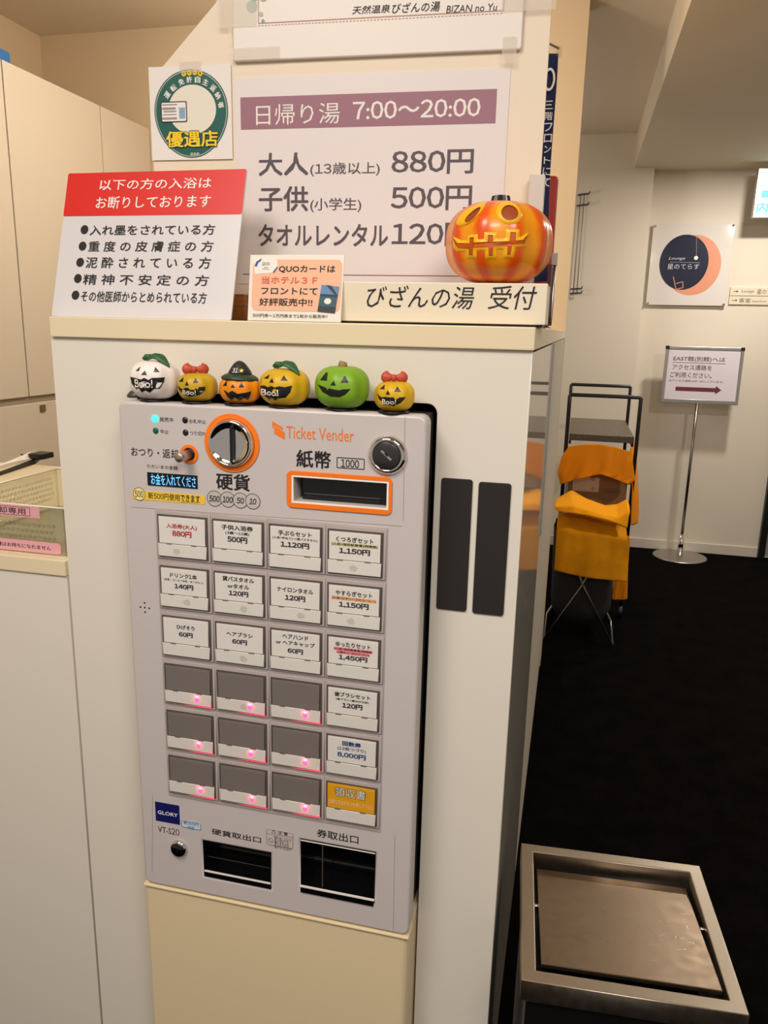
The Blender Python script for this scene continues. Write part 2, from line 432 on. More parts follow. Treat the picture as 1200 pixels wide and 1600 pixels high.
for lab, u0, u1, z0, z1 in (('black rounded strip on the cabinet, the one nearer the ticket machine', -0.1720, -0.1275, 1.1993, 1.3958),
                            ('black rounded strip on the cabinet, the one nearer its right edge', -0.1188, -0.0736, 1.1984, 1.3937)):
    o = pobj('magnet_strip', P, rrect(u0, u1, z0, z1, 0.004), STRIP, d0=0.0003, d1=0.0028, bevel=0.0006, loc=((u0+u1)/2, PF, z0))
    tag(o, lab, 'magnet strip', 'black strips on the cabinet front')

# ================================================================== TICKET MACHINE
MP = front(1.0)
tm = thing('ticket_machine', 'grey ticket vending machine with orange trim and four columns of buttons', 'ticket machine', (-0.412, 1.06, 0.678))
mx0, mx1, mz0, mz1 = -0.6400, -0.1842, 0.679, 1.4885
bill = (MP.uv(459, 765)[0], MP.uv(604.5, 777)[0], MP.uv(531, 787.8)[1], MP.uv(531, 749.8)[1])
coin = px_rect(MP, (317.6, 1315), (423, 1389))
coin = (MP.uv(317.8, 1340)[0], MP.uv(422.8, 1360)[0], MP.uv(370, 1379.5)[1], MP.uv(370, 1323.5)[1])
tick = (MP.uv(469.8, 1350)[0], MP.uv(585.3, 1370)[0], MP.uv(527, 1401)[1], MP.uv(527, 1322)[1])
def R4(q): return [(q[0], q[2]), (q[1], q[2]), (q[1], q[3]), (q[0], q[3])]
pobj('front_door', MP, rrect(mx0, mx1, mz0, mz1, 0.012), MACH, tm, holes=[R4(bill), R4(coin), R4(tick)], d0=-0.034, d1=0.0, bevel=0.004)
bx('housing', mx0+0.006, mx1-0.006, 1.0345, 1.25, mz0+0.008, mz1-0.003, DGREY, tm)
# outlets behind the openings
def tray(name, q, depth, wall, floor_):
    b = MB(); e = -0.0004; t = 0.0004; y0, y1 = 1.0004, 1.0+depth
    x0, x1, z0, z1 = q[0]-e, q[1]+e, q[2]-e, q[3]+e
    b.box(x0, x1, y1-0.001, y1, z0, z1, GLOSSB); b.box(x0-t, x0, y0, y1, z0, z1, wall); b.box(x1, x1+t, y0, y1, z0, z1, wall)
    b.box(x0, x1, y0, y1, z0-t, z0, floor_); b.box(x0, x1, y0, y1, z1, z1+t, GLOSSB)
    return b.build(name, tm)
tray('bill_slot', bill, 0.0338, MACH, MACH); tray('coin_outlet', coin, 0.0338, GLOSSB, GLOSSB); tray('ticket_outlet', tick, 0.0338, GLOSSB, GLOSSB)
b = MB(); q = bill
b.box(q[0]+0.009, q[1]-0.002, 1.012, 1.033, q[2]+0.0005, q[3]-0.0005, GLOSSB)
b.box(q[0]+0.012, q[1]-0.012, 1.011, 1.0119, q[2]+0.0085, q[2]+0.0100, DGREY)
b.box(q[0]+0.012, q[1]-0.012, 1.0105, 1.0119, q[2]+0.002, q[2]+0.0075, BLACK)
b.build('bill_guide', tm)
q = bill
oq = (MP.uv(448.6, 763)[0], MP.uv(613, 776)[0], MP.uv(531, 798.5)[1], MP.uv(531, 740)[1])
pobj('slot_frame', MP, rrect(*oq, 0.008), ORANGE, tm, holes=[R4((q[0]-0.0026, q[1]+0.0026, q[2]-0.0026, q[3]+0.0026))], d0=0.0002, d1=0.0022, bevel=0.0006)
pobj('slot_rim', MP, R4((q[0]-0.0026, q[1]+0.0026, q[2]-0.0026, q[3]+0.0026)), WHITE, tm, holes=[R4(q)], d0=0.0003, d1=0.0016)
b = MB()
for q in (coin,):
    b.box(q[0], q[1], 1.001, 1.003, q[2]+0.0085, q[2]+0.0108, BAR); b.box(q[0], q[1], 1.016, 1.0165, q[2]+0.026, q[2]+0.0268, DGREY)
b.build('outlet_bar', tm)
b = MB(); q = tick
b.box(q[0]-0.0005, q[1]+0.0005, 0.9975, 1.0005, q[2]+0.0065, q[2]+0.0085, BAR)
b.box(q[0]+0.0005, q[1]-0.0005, 0.9975, 1.0005, q[2]-0.003, q[2]+0.0064, GLOSSB)
b.box(q[0]+0.034, q[0]+0.0355, 1.004, 1.006, q[2]+0.008, q[3], DGREY)
b.box(q[0], q[1], 1.0002, 1.0022, q[3]-0.0024, q[3]-0.0004, BAR)  # pale strip painted as shine along the upper edge
b.build('outlet_flap', tm)

# coin slot: orange collar, chrome dome with a slot
def collar(name, cpx, r_out, r_in, material):
    u, v = MP.uv(*cpx)
    return pobj(name, MP, ellipse(u, v, r_out, r_out), material, tm, holes=[ellipse(u, v, r_in, r_in)], d0=0.0002, d1=0.0018, bevel=0.0005), u, v
_, u, v = collar('coin_slot_collar', (362.7, 692.5), 0.0418, 0.0345, ORANGE)
b = MB()
b.lathe([(0.0345, 0), (0.0342, 0.003), (0.0325, 0.008), (0.0312, 0.0095), (0.0295, 0.009), (0.028, 0.006), (0.020, 0.0045), (0.010, 0.0038), (0.0001, 0.0036)], MP.pt(u, v, 0), (0, -1, 0), CHROME, 48)
dome = b.build('coin_slot_dome', tm)
bx('coin_slot_slit', u+0.0005, u+0.0045, 0.991, 0.998, v-0.026, v+0.024, BLACK, tm)
# return lever
_, u, v = collar('lever_collar', (296, 709.5), 0.0140, 0.0092, ORANGE)
MB().lathe([(0.0088, 0.0005), (0.0088, 0.0012), (0.0001, 0.0013)], MP.pt(u, v), (0, -1, 0), BLACK, 24).build('lever_hole', tm)
MB().lathe([(0.0070, 0), (0.0070, 0.026), (0.0062, 0.0275), (0.0001, 0.0275)], MP.pt(u, v), (-0.12, -1, -0.05), STEELP, 28).build('return_lever', tm)
# lock in the upper corner and lock at the foot
u, v = MP.uv(606, 711)
b = MB(); b.lathe([(0.0275, 0), (0.0270, 0.002), (0.0235, 0.007), (0.0215, 0.008), (0.0195, 0.0078), (0.0190, 0.0065)], MP.pt(u, v), (0, -1, 0), CHROME, 40)
b.lathe([(0.0188, 0.004), (0.0188, 0.0085), (0.0175, 0.0095), (0.0001, 0.0095)], MP.pt(u, v), (0, -1, 0), mat('lock_black', (45, 42, 42), 0.3), 40)
lk = b.build('door_lock', tm)
pr = Print(MP, 0.0098)
pr.poly([(u-0.008, v+0.006), (u-0.006, v+0.008), (u+0.008, v-0.004), (u+0.006, v-0.006)], CHROME); pr.poly([(u-0.003, v+0.0035), (u-0.001, v+0.0045), (u+0.003, v+0.0005), (u+0.001, v-0.001)], BLACK, 0.010)
pr.build('keyhole', lk)
u, v = MP.uv(280.5, 1324.5)
b = MB(); b.lathe([(0.0145, 0), (0.0140, 0.004), (0.0125, 0.006), (0.0118, 0.006)], MP.pt(u, v), (0, -1, 0), CHROME, 32)
b.lathe([(0.0118, 0.004), (0.0114, 0.0075), (0.0001, 0.0078)], MP.pt(u, v), (0, -1, 0), GLOSSB, 32)
lk = b.build('cash_box_lock', tm)
pr = Print(MP, 0.008); pr.poly(ellipse(u, v, 0.003, 0.003, 16), CHROME); pr.poly([(u-0.001, v-0.004), (u+0.001, v-0.004), (u+0.001, v+0.001), (u-0.001, v+0.001)], BLACK, 0.0082); pr.build('keyhole', lk)

# indicator lamps
CYAN = mat('lamp_cyan', (60, 240, 235), 0.3, emit=1.6); GRN = mat('lamp_green_off', (12, 92, 72), 0.25); LOFF = mat('lamp_off', (24, 26, 26), 0.25)
for p, mm, r in (((242.3, 654), CYAN, 0.0056), ((243.3, 673), GRN, 0.0047), ((289.2, 656.5), LOFF, 0.0047), ((290, 676), LOFF, 0.0047)):
    u, v = MP.uv(*p)
    MB().lathe([(r, 0.0001), (r*0.8, 0.0012), (r*0.4, 0.0018), (0.0001, 0.002)], MP.pt(u, v), (0, -1, 0), mm, 20).build('indicator_lamp', tm)
# display
dp = MP; q = px_rect(MP, (230.3, 737.5), (309.3, 763.8))
ds = pobj('display', MP, R4(q), GLOSSB, tm, d0=0.0002, d1=0.001)
LCD = mat('display_blue', (105, 195, 255), 0.4, emit=0.9)
pr = Print(MP, 0.0013); pr.tp('お金を入れてくださ', (237, 756.5), (306, 744.5), LCD, 0.004); pr.build('display_text', ds)
# speaker holes
pr = Print(MP, 0.0004)
for dx, dy in ((0, 0), (-6.7, -0.8), (6.9, 1.0), (-0.4, -7.3), (0.5, 7)): pr.circle((226.4+dx, 949.2+dy), 1.3, BLACK)
pr.build('speaker_holes', tm)

# printed lettering on the machine
pr = Print(MP, 0.0005)
T = pr.tp
T('発売中', (249.8, 658.8), (270.6, 652.5), INK); T('中止', (251, 677.3), (263.5, 671.5), INK)
T('お札中止', (296, 661), (321.8, 656), INK); T('つり切れ', (297.3, 680), (321.3, 674.5), INK)
T('おつり・返却', (205.5, 712), (278, 702.5), INK, 0.006)
T('ただいまの金額', (230, 731), (277.6, 728.3), INK)
T('硬貨', (338.3, 764), (390.3, 742), INK, 0.022)
T('紙幣', (463.3, 729.5), (517, 705.5), INK, 0.022)
OI = mat('orange_ink', (240, 122, 30), 0.5)
T('Ticket Vender', (447.5, 684.5), (553.3, 671.3), OI)
pr.pp([(425.3, 658), (441.8, 667.5), (441.8, 671.5), (427.5, 664), (427.2, 669.5), (425.6, 668.5)], OI)
pr.pp([(428.6, 665.6), (445, 675), (445, 687), (428.8, 677.5)], OI)
COING = mat('coin_print_grey', (190, 184, 180), 0.5)
for i, (p, tx) in enumerate((((335.3, 779), '500'), ((355.9, 780.5), '100'), ((375.7, 782), '50'), ((395.2, 783.4), '10'))):
    cq = Print(MP, 0.0005); cq.circle(p, 11.6, COING, d=0.0004+i*0.00005); cq.circle(p, 11.8, INK, wd=0.0009, d=0.00042+i*0.00005)
    hw = 8.2 if len(tx) == 3 else 5.6
    cq.tp(tx, (p[0]-hw, p[1]+4.2), (p[0]+hw, p[1]-4.2), INK, 0.02, 0.15, d=0.0008); cq.build('coin_mark', tm)
pr.frame((526.2, 714), (569.6, 734), 0.0011, INK); T('1000', (533, 729.5), (561.3, 719), INK, 0.012)
T('硬貨取出口', (331.3, 1303), (407.8, 1308), INK, 0.010)
T('券取出口', (495.3, 1307), (560.2, 1306), INK, 0.010)
T('VT-S20', (247.3, 1299.5), (280.2, 1295.8), INK)
# thin panel seams
SEAM = mat('seam_grey', (150, 142, 138), 0.6)
q = px_rect(MP, (204, 648), (632, 811))
pr.line((633, 651), (630, 813), 0.0005, SEAM); pr.line((205, 792), (628, 822), 0.0005, SEAM)
pr.line((238.5, 1243), (238, 1362), 0.0005, SEAM); pr.line((617, 1304), (614.5, 1453), 0.0005, SEAM)
pr.build('lettering', tm)
# stickers on the machine
YEL = mat('label_yellow', (236, 196, 62), 0.45)
st = pobj('yellow_sticker', MP, rrect(*px_rect(MP, (206.2, 765), (320.9, 788.5)), 0.003), YEL, tm, d0=0.0002, d1=0.0006)
pr = Print(MP, 0.0008); pr.circle((217.8, 771.8), 9.5, INK, wd=0.0008); pr.circle((217.8, 771.8), 9, mat('sticker_cream', (240, 222, 150), 0.5), d=0.0007)
pr.tp('500', (211.2, 776.3), (224.2, 767), INK, 0.01); pr.tp('新500円使用', (232.3, 779), (280.8, 772.5), INK, 0.008); pr.tp('できます', (282.5, 782.8), (312.6, 774.5), INK, 0.02)
pr.line((283, 784.2), (313, 785.2), 0.0006, INK); pr.build('sticker_print', st)
NAVY = mat('navy_plate', (14, 20, 92), 0.4)
st = pobj('maker_plate', MP, R4(px_rect(MP, (242.4, 1252), (281.4, 1288.5))), NAVY, tm, d0=0.0002, d1=0.0007)
pr = Print(MP, 0.0009); pr.tp('GLORY', (247, 1271), (278, 1271), WHITE, 0.012); pr.build('plate_print', st)
BLU = mat('badge_blue', (40, 112, 170), 0.5)
st = pobj('round_corner_badge', MP, rrect(*px_rect(MP, (283.6, 1281), (314.6, 1297.3)), 0.003), mat('badge_pale', (196, 214, 224), 0.5), tm, d0=0.0002, d1=0.0006)
pr = Print(MP, 0.0008); pr.frame((283.6, 1281), (314.6, 1297.3), 0.0009, BLU, 0.003); pr.tp('新500円', (287.5, 1287.2), (310.3, 1285.2), BLU, 0.008); pr.tp('対応', (294, 1294.5), (304, 1291.3), BLU, 0.008); pr.build('badge_print', st)
st = pobj('caution_sticker', MP, rrect(*px_rect(MP, (416.6, 1294.5), (458.2, 1326.5)), 0.003), mat('sticker_grey', (198, 188, 184), 0.5), tm, d0=0.0002, d1=0.0006)
pr = Print(MP, 0.0008); pr.frame((416.6, 1294.5), (458.2, 1326.5), 0.0005, INK, 0.003); pr.line((416.8, 1302), (458, 1308.3), 0.0005, INK)
pr.pp([(424.2, 1300.8), (431.3, 1302), (427.8, 1295.5)], INK); pr.pp([(425.7, 1300.2), (429.8, 1301), (427.8, 1297.2)], PAPER, 0.0010); pr.line((427.8, 1298.2), (427.8, 1299.8), 0.0005, INK, 0.0011)
pr.tp('注 意', (434, 1303), (450, 1300.3), INK, 0.01)
pr.circle((423, 1312.8), 4, INK, wd=0.0006); pr.line((420.2, 1310), (425.8, 1315.6), 0.0006, INK)
for i, tx in enumerate(('取り出し口より', '奥に手を入れ', 'ないでください')):
    pr.tp(tx, (429, 1312+6.3*i), (455-(3 if i == 1 else 0), 1310+6.3*i), INK, 0.004)
pr.build('caution_print', st)

# ---- buttons
REDINK = mat('red_ink', (186, 40, 36), 0.6); BLUEINK = mat('blue_ink', (28, 62, 130), 0.6)
YCARD = mat('yellow_card', (238, 170, 16), 0.5); PALE = mat('pale_ink', (250, 226, 190), 0.6)
HLY = mat('marker_yellow', (214, 208, 150), 0.6); HLO = mat('marker_orange', (244, 176, 120), 0.6); HLP = mat('marker_pink', (242, 130, 140), 0.6)
LED = mat('led_red', (255, 50, 90), 0.4, emit=5.0); LEDE = mat('led_edge', (255, 60, 90), 0.4, emit=2.0)
GAP = mat('button_gap', (84, 75, 71), 0.5); SLIT = mat('slit_grey', (120, 108, 98), 0.5)
STAIN = mat('worn_stain', (208, 201, 190), 0.7)
K, R_, B_ = INK, REDINK, BLUEINK
# each line: text, centre v (mm below the bezel top), width mm, height mm, ink, bold, highlight
BT = {
 (0, 0): [('入浴券(大人)', 22.5, 49, 8, R_, .026, None), ('880円', 33.2, 31, 9.2, R_, .034, None)],
 (0, 1): [('子供入浴券', 16.5, 49, 7.6, K, .026, None), ('(3歳～12歳)', 24.8, 37, 5, K, .02, None), ('500円', 34.2, 31, 9.2, K, .034, None)],
 (0, 2): [('手ぶらセット', 17.6, 50, 7.6, K, .026, None), ('(入浴+手ぬぐい+貸バスタオル)', 25.3, 67, 4.2, K, .02, None), ('1,120円', 34.5, 43, 8.8, K, .034, None)],
 (0, 3): [('くつろぎセット', 19.2, 54, 7.6, K, .026, None), ('(入浴+指定駐車場2時間券)', 26.8, 66, 4.2, K, .02, HLY), ('1,150円', 36, 45, 8.8, K, .034, None)],
 (1, 0): [('ドリンク1本', 19, 44, 7.4, K, .026, None), ('(牛乳・コーヒー牛乳・ヨーグルト)', 27, 64, 4, K, .02, None), ('140円', 36, 31, 8, K, .034, None)],
 (1, 1): [('貸バスタオル', 15.5, 50, 7.6, K, .026, None), ('orタオル', 26.2, 34, 7, K, .026, None), ('120円', 37.3, 31, 8, K, .034, None)],
 (1, 2): [('ナイロンタオル', 22.8, 55, 7.4, K, .026, None), ('120円', 35, 31, 8.4, K, .034, None)],
 (1, 3): [('やすらぎセット', 19.2, 54, 7.6, K, .026, None), ('(入浴+1Fタリーズのコーヒー)', 27.3, 64, 4.2, K, .02, HLO), ('1,150円', 36.5, 44, 8.8, K, .034, None)],
 (2, 0): [('ひげそり', 22, 30, 7.2, K, .026, None), ('60円', 33.6, 23, 8, K, .034, None)],
 (2, 1): [('ヘアブラシ', 22.5, 42, 7, K, .026, None), ('60円', 34.3, 24, 8, K, .034, None)],
 (2, 2): [('ヘアハンド', 16, 40, 7.2, K, .026, None), ('or ヘアキャップ', 26, 60, 7, K, .026, None), ('60円', 38, 24, 8, K, .034, None)],
 (2, 3): [('ゆったりセット', 18.2, 52, 7.6, K, .026, None), ('(入浴+指定駐車場2時間券', 25.6, 56, 3.8, K, .02, HLP), ('+1階タリーズのコーヒー)', 30.6, 48, 3.6, K, .02, HLP), ('1,450円', 38.2, 43, 8.2, K, .034, None)],
 (3, 3): [('歯ブラシセット', 17.8, 54, 7.4, K, .026, None), ('(歯ブラシ+歯みがき粉)', 25.8, 50, 4, K, .02, None), ('120円', 34.6, 31, 8.4, K, .034, None)],
 (4, 3): [('回数券', 17.3, 29, 7.6, B_, .034, None), ('(12枚つづり)', 26.2, 44, 6.4, B_, .02, None), ('8,000円', 36.4, 44, 8.8, B_, .034, None)],
 (5, 3): [],
}
GX, GZ, PX_, PZ_ = -0.5860, 1.3318, 0.0879, 0.0790
bx('button_grid_base', GX-0.001, GX+4*PX_+0.001, 0.9985, 1.003, GZ-6*PZ_-0.002, GZ+0.0005, BEZ, tm)
STAINS = {(0, 0), (1, 0), (1, 1), (1, 3), (0, 3), (2, 1), (1, 2), (3, 1)}
for r in range(6):
    for c in range(4):
        x0, z1 = GX+c*PX_, GZ-r*PZ_
        BP = Plane((x0, 0.9985, z1), (1, 0, 0), (0, 0, 1))
        full = (r, c) in BT
        bz = pobj('selection_button', BP, [(0.0005, -0.0742), (PX_-0.0005, -0.0742), (PX_-0.0005, -0.0004), (0.0005, -0.0004)], BEZ, tm, d0=0.0, d1=0.0022, bevel=0.0009)
        pr = Print(BP, 0.0024); pr.poly([(0.0032, -0.0715), (0.0842, -0.0715), (0.0842, -0.0058), (0.0032, -0.0058)], GAP); pr.build('button_gap', bz)
        # card, lower strip, clear cap
        cm = (YCARD if (r, c) == (5, 3) else CARD) if full else GREYC
        pobj('price_card', BP, [(0.0062, -0.0490), (0.0800, -0.0490), (0.0800, -0.0088), (0.0062, -0.0088)], cm, bz, d0=0.0026, d1=0.0042)
        pobj('button_strip', BP, [(0.0046, -0.0690), (0.0818, -0.0690), (0.0818, -0.0500), (0.0046, -0.0500)], STRIPW, bz, d0=0.0026, d1=0.0058, bevel=0.0006)
        cap = MB(); u0, u1, v0, v1, d0, d1 = 0.0040, 0.0830, -0.0700, -0.0072, 0.0026, 0.0072
        ring = [BP.pt(u, v, d) for d in (d0, d1) for u, v in ((u0, v0), (u1, v0), (u1, v1), (u0, v1))]
        cap.add(ring, [(4, 5, 6, 7), (0, 1, 5, 4), (1, 2, 6, 5), (2, 3, 7, 6), (3, 0, 4, 7)], LENS); cap.build('clear_cap', bz)
        pr = Print(BP, 0.0044)
        pr.poly([(0.0046, -0.0500), (0.0815, -0.0500), (0.0815, -0.0492), (0.0046, -0.0492)], SLIT)
        for uu in (0.018, 0.058): pr.poly([(uu, -0.0505), (uu+0.009, -0.0505), (uu+0.009, -0.0490), (uu, -0.0490)], SLIT if full else GREYC, 0.0059)
        if (r, c) in STAINS:
            cx = 0.025+0.03*random.random()
            pr.poly([(cx+0.007*math.cos(a)*(0.7+0.3*random.random()), -0.0598+0.0055*math.sin(a)*(0.7+0.3*random.random())) for a in [k*math.pi/7 for k in range(14)]], STAIN, 0.0060)
        pr.build('card_slit', bz)
        if full:
            pr = Print(BP, 0.0045)
            for tx, vc, wd, h, ink, bold, hl in BT[(r, c)]:
                cu = 0.0432
                if hl: pr.poly(rrect(cu-wd/2000-0.001, cu+wd/2000+0.001, -vc/1000-h/2000-0.0005, -vc/1000+h/2000+0.0005, 0.0015), hl, 0.0043)
                pr.text(tx, cu-wd/2000, cu+wd/2000, -vc/1000-h/2000, -vc/1000+h/2000, ink, bold)
            if (r, c) == (5, 3):
                pr.text('領収書', 0.017, 0.067, -0.0290, -0.0120, mat('card_outline', (74, 56, 40), 0.6), 0.045)
                pr.text('領収書', 0.018, 0.066, -0.0283, -0.0127, PAPER, 0.006, d=0.0047)
                pr.text('必要な方はボタンを押して下さい', 0.008, 0.079, -0.0425, -0.0345, PALE, 0.0)
            pr.build('lettering', bz)
        else:
            b = MB(); cu, cv = 0.0588, -0.0592
            for k in range(8):
                a = k*math.pi/4; e1 = BP.pt(cu+0.0040*math.cos(a), cv+0.0040*math.sin(a), 0.0062)
                n = Vector((-math.sin(a), 0, math.cos(a)))*0.0005
                o0 = BP.pt(cu, cv, 0.0062); b.add([o0-n, o0+n, e1+n*1.6, e1-n*1.6], [(0, 1, 2, 3)], LED)
            b.add([BP.pt(*p, 0.0063) for p in ellipse(cu, cv, 0.0017, 0.0017, 12)], [tuple(range(12))], LED)
            for k in range(9):
                a = 2*math.pi*k/9; p = (cu+0.0034*math.cos(a)*(1+0.3*(k % 2)), cv+0.0042*math.sin(a))
                b.add([BP.pt(*q, 0.00625) for q in ellipse(p[0], p[1], 0.0006, 0.0006, 8)], [tuple(range(8))], LED)
            ll = bpy.data.lights.new('red_led_light', 'POINT'); ll.energy = 0.006; ll.color = (1, 0.08, 0.16); ll.shadow_soft_size = 0.0015
            lo = bpy.data.objects.new('red_led_light', ll); col.objects.link(lo); lo.location = BP.pt(cu, cv+0.004, 0.0068)
            b.build('red_lamp', bz)
            b = MB(); b.add([BP.pt(0.034, -0.0699, 0.0070), BP.pt(0.0828, -0.0699, 0.0070), BP.pt(0.0828, -0.0686, 0.0070), BP.pt(0.052, -0.0692, 0.0070)], [(0, 1, 2, 3)], LEDE)
            b.add([BP.pt(0.0824, -0.0699, 0.0070), BP.pt(0.0829, -0.0699, 0.0070), BP.pt(0.0829, -0.052, 0.0070)], [(0, 1, 2)], LEDE)
            b.build('lit_edge', bz)

# stand under the machine
ms = thing('machine_stand', 'cream enamelled steel stand under the ticket machine', 'stand', (-0.412, 1.06, 0))
b = MB(); x0, x1, r = mx0-0.0015, mx1-0.0005, 0.012
prof = [(x0, 1.24), (x0, 1.006+r*0.4)] + [(x0+r*0.4*(1-math.cos(t)), 1.002+r*0.4*(1-math.sin(t))) for t in (0.5, 1.0, 1.5)] + \
       [(x1-r+r*math.sin(t), 1.002+r-r*math.cos(t)) for t in (0, 0.4, 0.8, 1.2, 1.57)] + [(x1, 1.24)]
n = len(prof)
b.add([(x, y, z) for z in (0.001, 0.6765) for x, y in prof], [(i, i+1, n+i+1, n+i) for i in range(n-1)]+[tuple(range(n))[::-1], tuple(range(n, 2*n)), (n-1, 0, n, 2*n-1)], STAND)
b.build('stand_body', ms)
bx('top_lip', x0-0.001, x1+0.001, 0.998, 1.03, 0.6725, 0.6775, STAND, ms, bevel=0.002)

# ================================================================== SMALL PUMPKINS ON THE MACHINE
def to_surface(verts2d, faces, f, mb, material, smooth=True): mb.add([f(*v) for v in verts2d], faces, material, smooth)
def fill(pts, cuts=2):
    """triangulated and subdivided polygon -> verts, faces"""
    bm = bmesh.new(); vs = [bm.verts.new((p[0], p[1], 0)) for p in pts]
    for t in tessellate_polygon([[Vector((p[0], p[1], 0)) for p in pts]]):
        try: bm.faces.new([vs[i] for i in t])
        except ValueError: pass
    bmesh.ops.subdivide_edges(bm, edges=bm.edges[:], cuts=cuts, use_grid_fill=True)
    bmesh.ops.triangulate(bm, faces=bm.faces[:])
    bm.verts.index_update()
    out = [(v.co.x, v.co.y) for v in bm.verts], [tuple(v.index for v in f.verts) for f in bm.faces]
    bm.free(); return out
class Pumpkin:
    def __init__(s, c, a, h, lobes=9, rib=0.06, phase=0.0):
        s.c, s.a, s.h, s.lobes, s.rib, s.ph = Vector(c), a, h, lobes, rib, phase
        d = s.c-EYE; s.view = math.atan2(-d.x, -d.y)               # azimuth towards the viewer, measured from -Y... 
    def r(s, az, el):
        k = 1-s.rib*(0.5-0.5*math.cos(s.lobes*(az+s.ph)))*max(0, math.cos(el))**0.5
        e = 2.5
        ce, se = math.cos(el), math.sin(el)
        t = (abs(ce)**e+abs(se)**e)**(-1/e)                         # super-ellipse: plump shoulders
        return k, t
    def p(s, az, el, lift=0.0):
        k, t = s.r(az, el); ce, se = math.cos(el), math.sin(el)
        rad = s.a*k*t*ce+lift*ce; z = s.h*t*se+lift*se
        if el > 1.0: z -= s.h*0.10*((el-1.0)/0.57)**2
        return s.c+Vector((math.sin(az)*rad, -math.cos(az)*rad, z))
    def face(s, x, y, lift):
        """x, y: -1..1 across the visible disc seen from the front of the shop"""
        y = max(-0.97, min(0.97, y)); el = math.asin(y); xx = max(-0.985, min(0.985, x/max(0.25, 0.72+0.28*math.cos(el))))
        return s.p(s.faceaz+math.asin(xx), el*0.93, lift)
    def body(s, nu=72, nv=36):
        vs, fs = [], []
        for j in range(nv+1):
            el = -math.pi/2+math.pi*j/nv
            for i in range(nu): vs.append(s.p(2*math.pi*i/nu, el))
        for j in range(nv):
            for i in range(nu): fs.append((j*nu+i, j*nu+(i+1) % nu, (j+1)*nu+(i+1) % nu, (j+1)*nu+i))
        return vs, fs
PUMP_W = mat('pumpkin_white', (236, 226, 222), 0.5, bump=0.05, bscale=60)
PUMP_Y = mat('pumpkin_mustard', (196, 158, 26), 0.45, var=0.10, vscale=30)
PUMP_Y2 = mat('pumpkin_yellow', (214, 170, 22), 0.45, var=0.10, vscale=30)
PUMP_O = mat('pumpkin_orange', (232, 138, 14), 0.45, var=0.06, vscale=30)
PUMP_G = mat('pumpkin_green', (122, 168, 34), 0.45, var=0.06, vscale=30)
LEAFG = mat('leaf_green', (34, 92, 50), 0.5); BOWR = mat('bow_red', (190, 72, 50), 0.5); HATB = mat('hat_black', (32, 34, 32), 0.5); HATG = mat('hat_brim_green', (38, 62, 44), 0.5)
STEMB = mat('stem_tan', (150, 116, 70), 0.6); STAR = mat('star_yellow', (240, 206, 90), 0.5)
def norm(pts, c, rx, ry): return [((x-c[0])/rx, (c[1]-y)/ry) for x, y in pts]
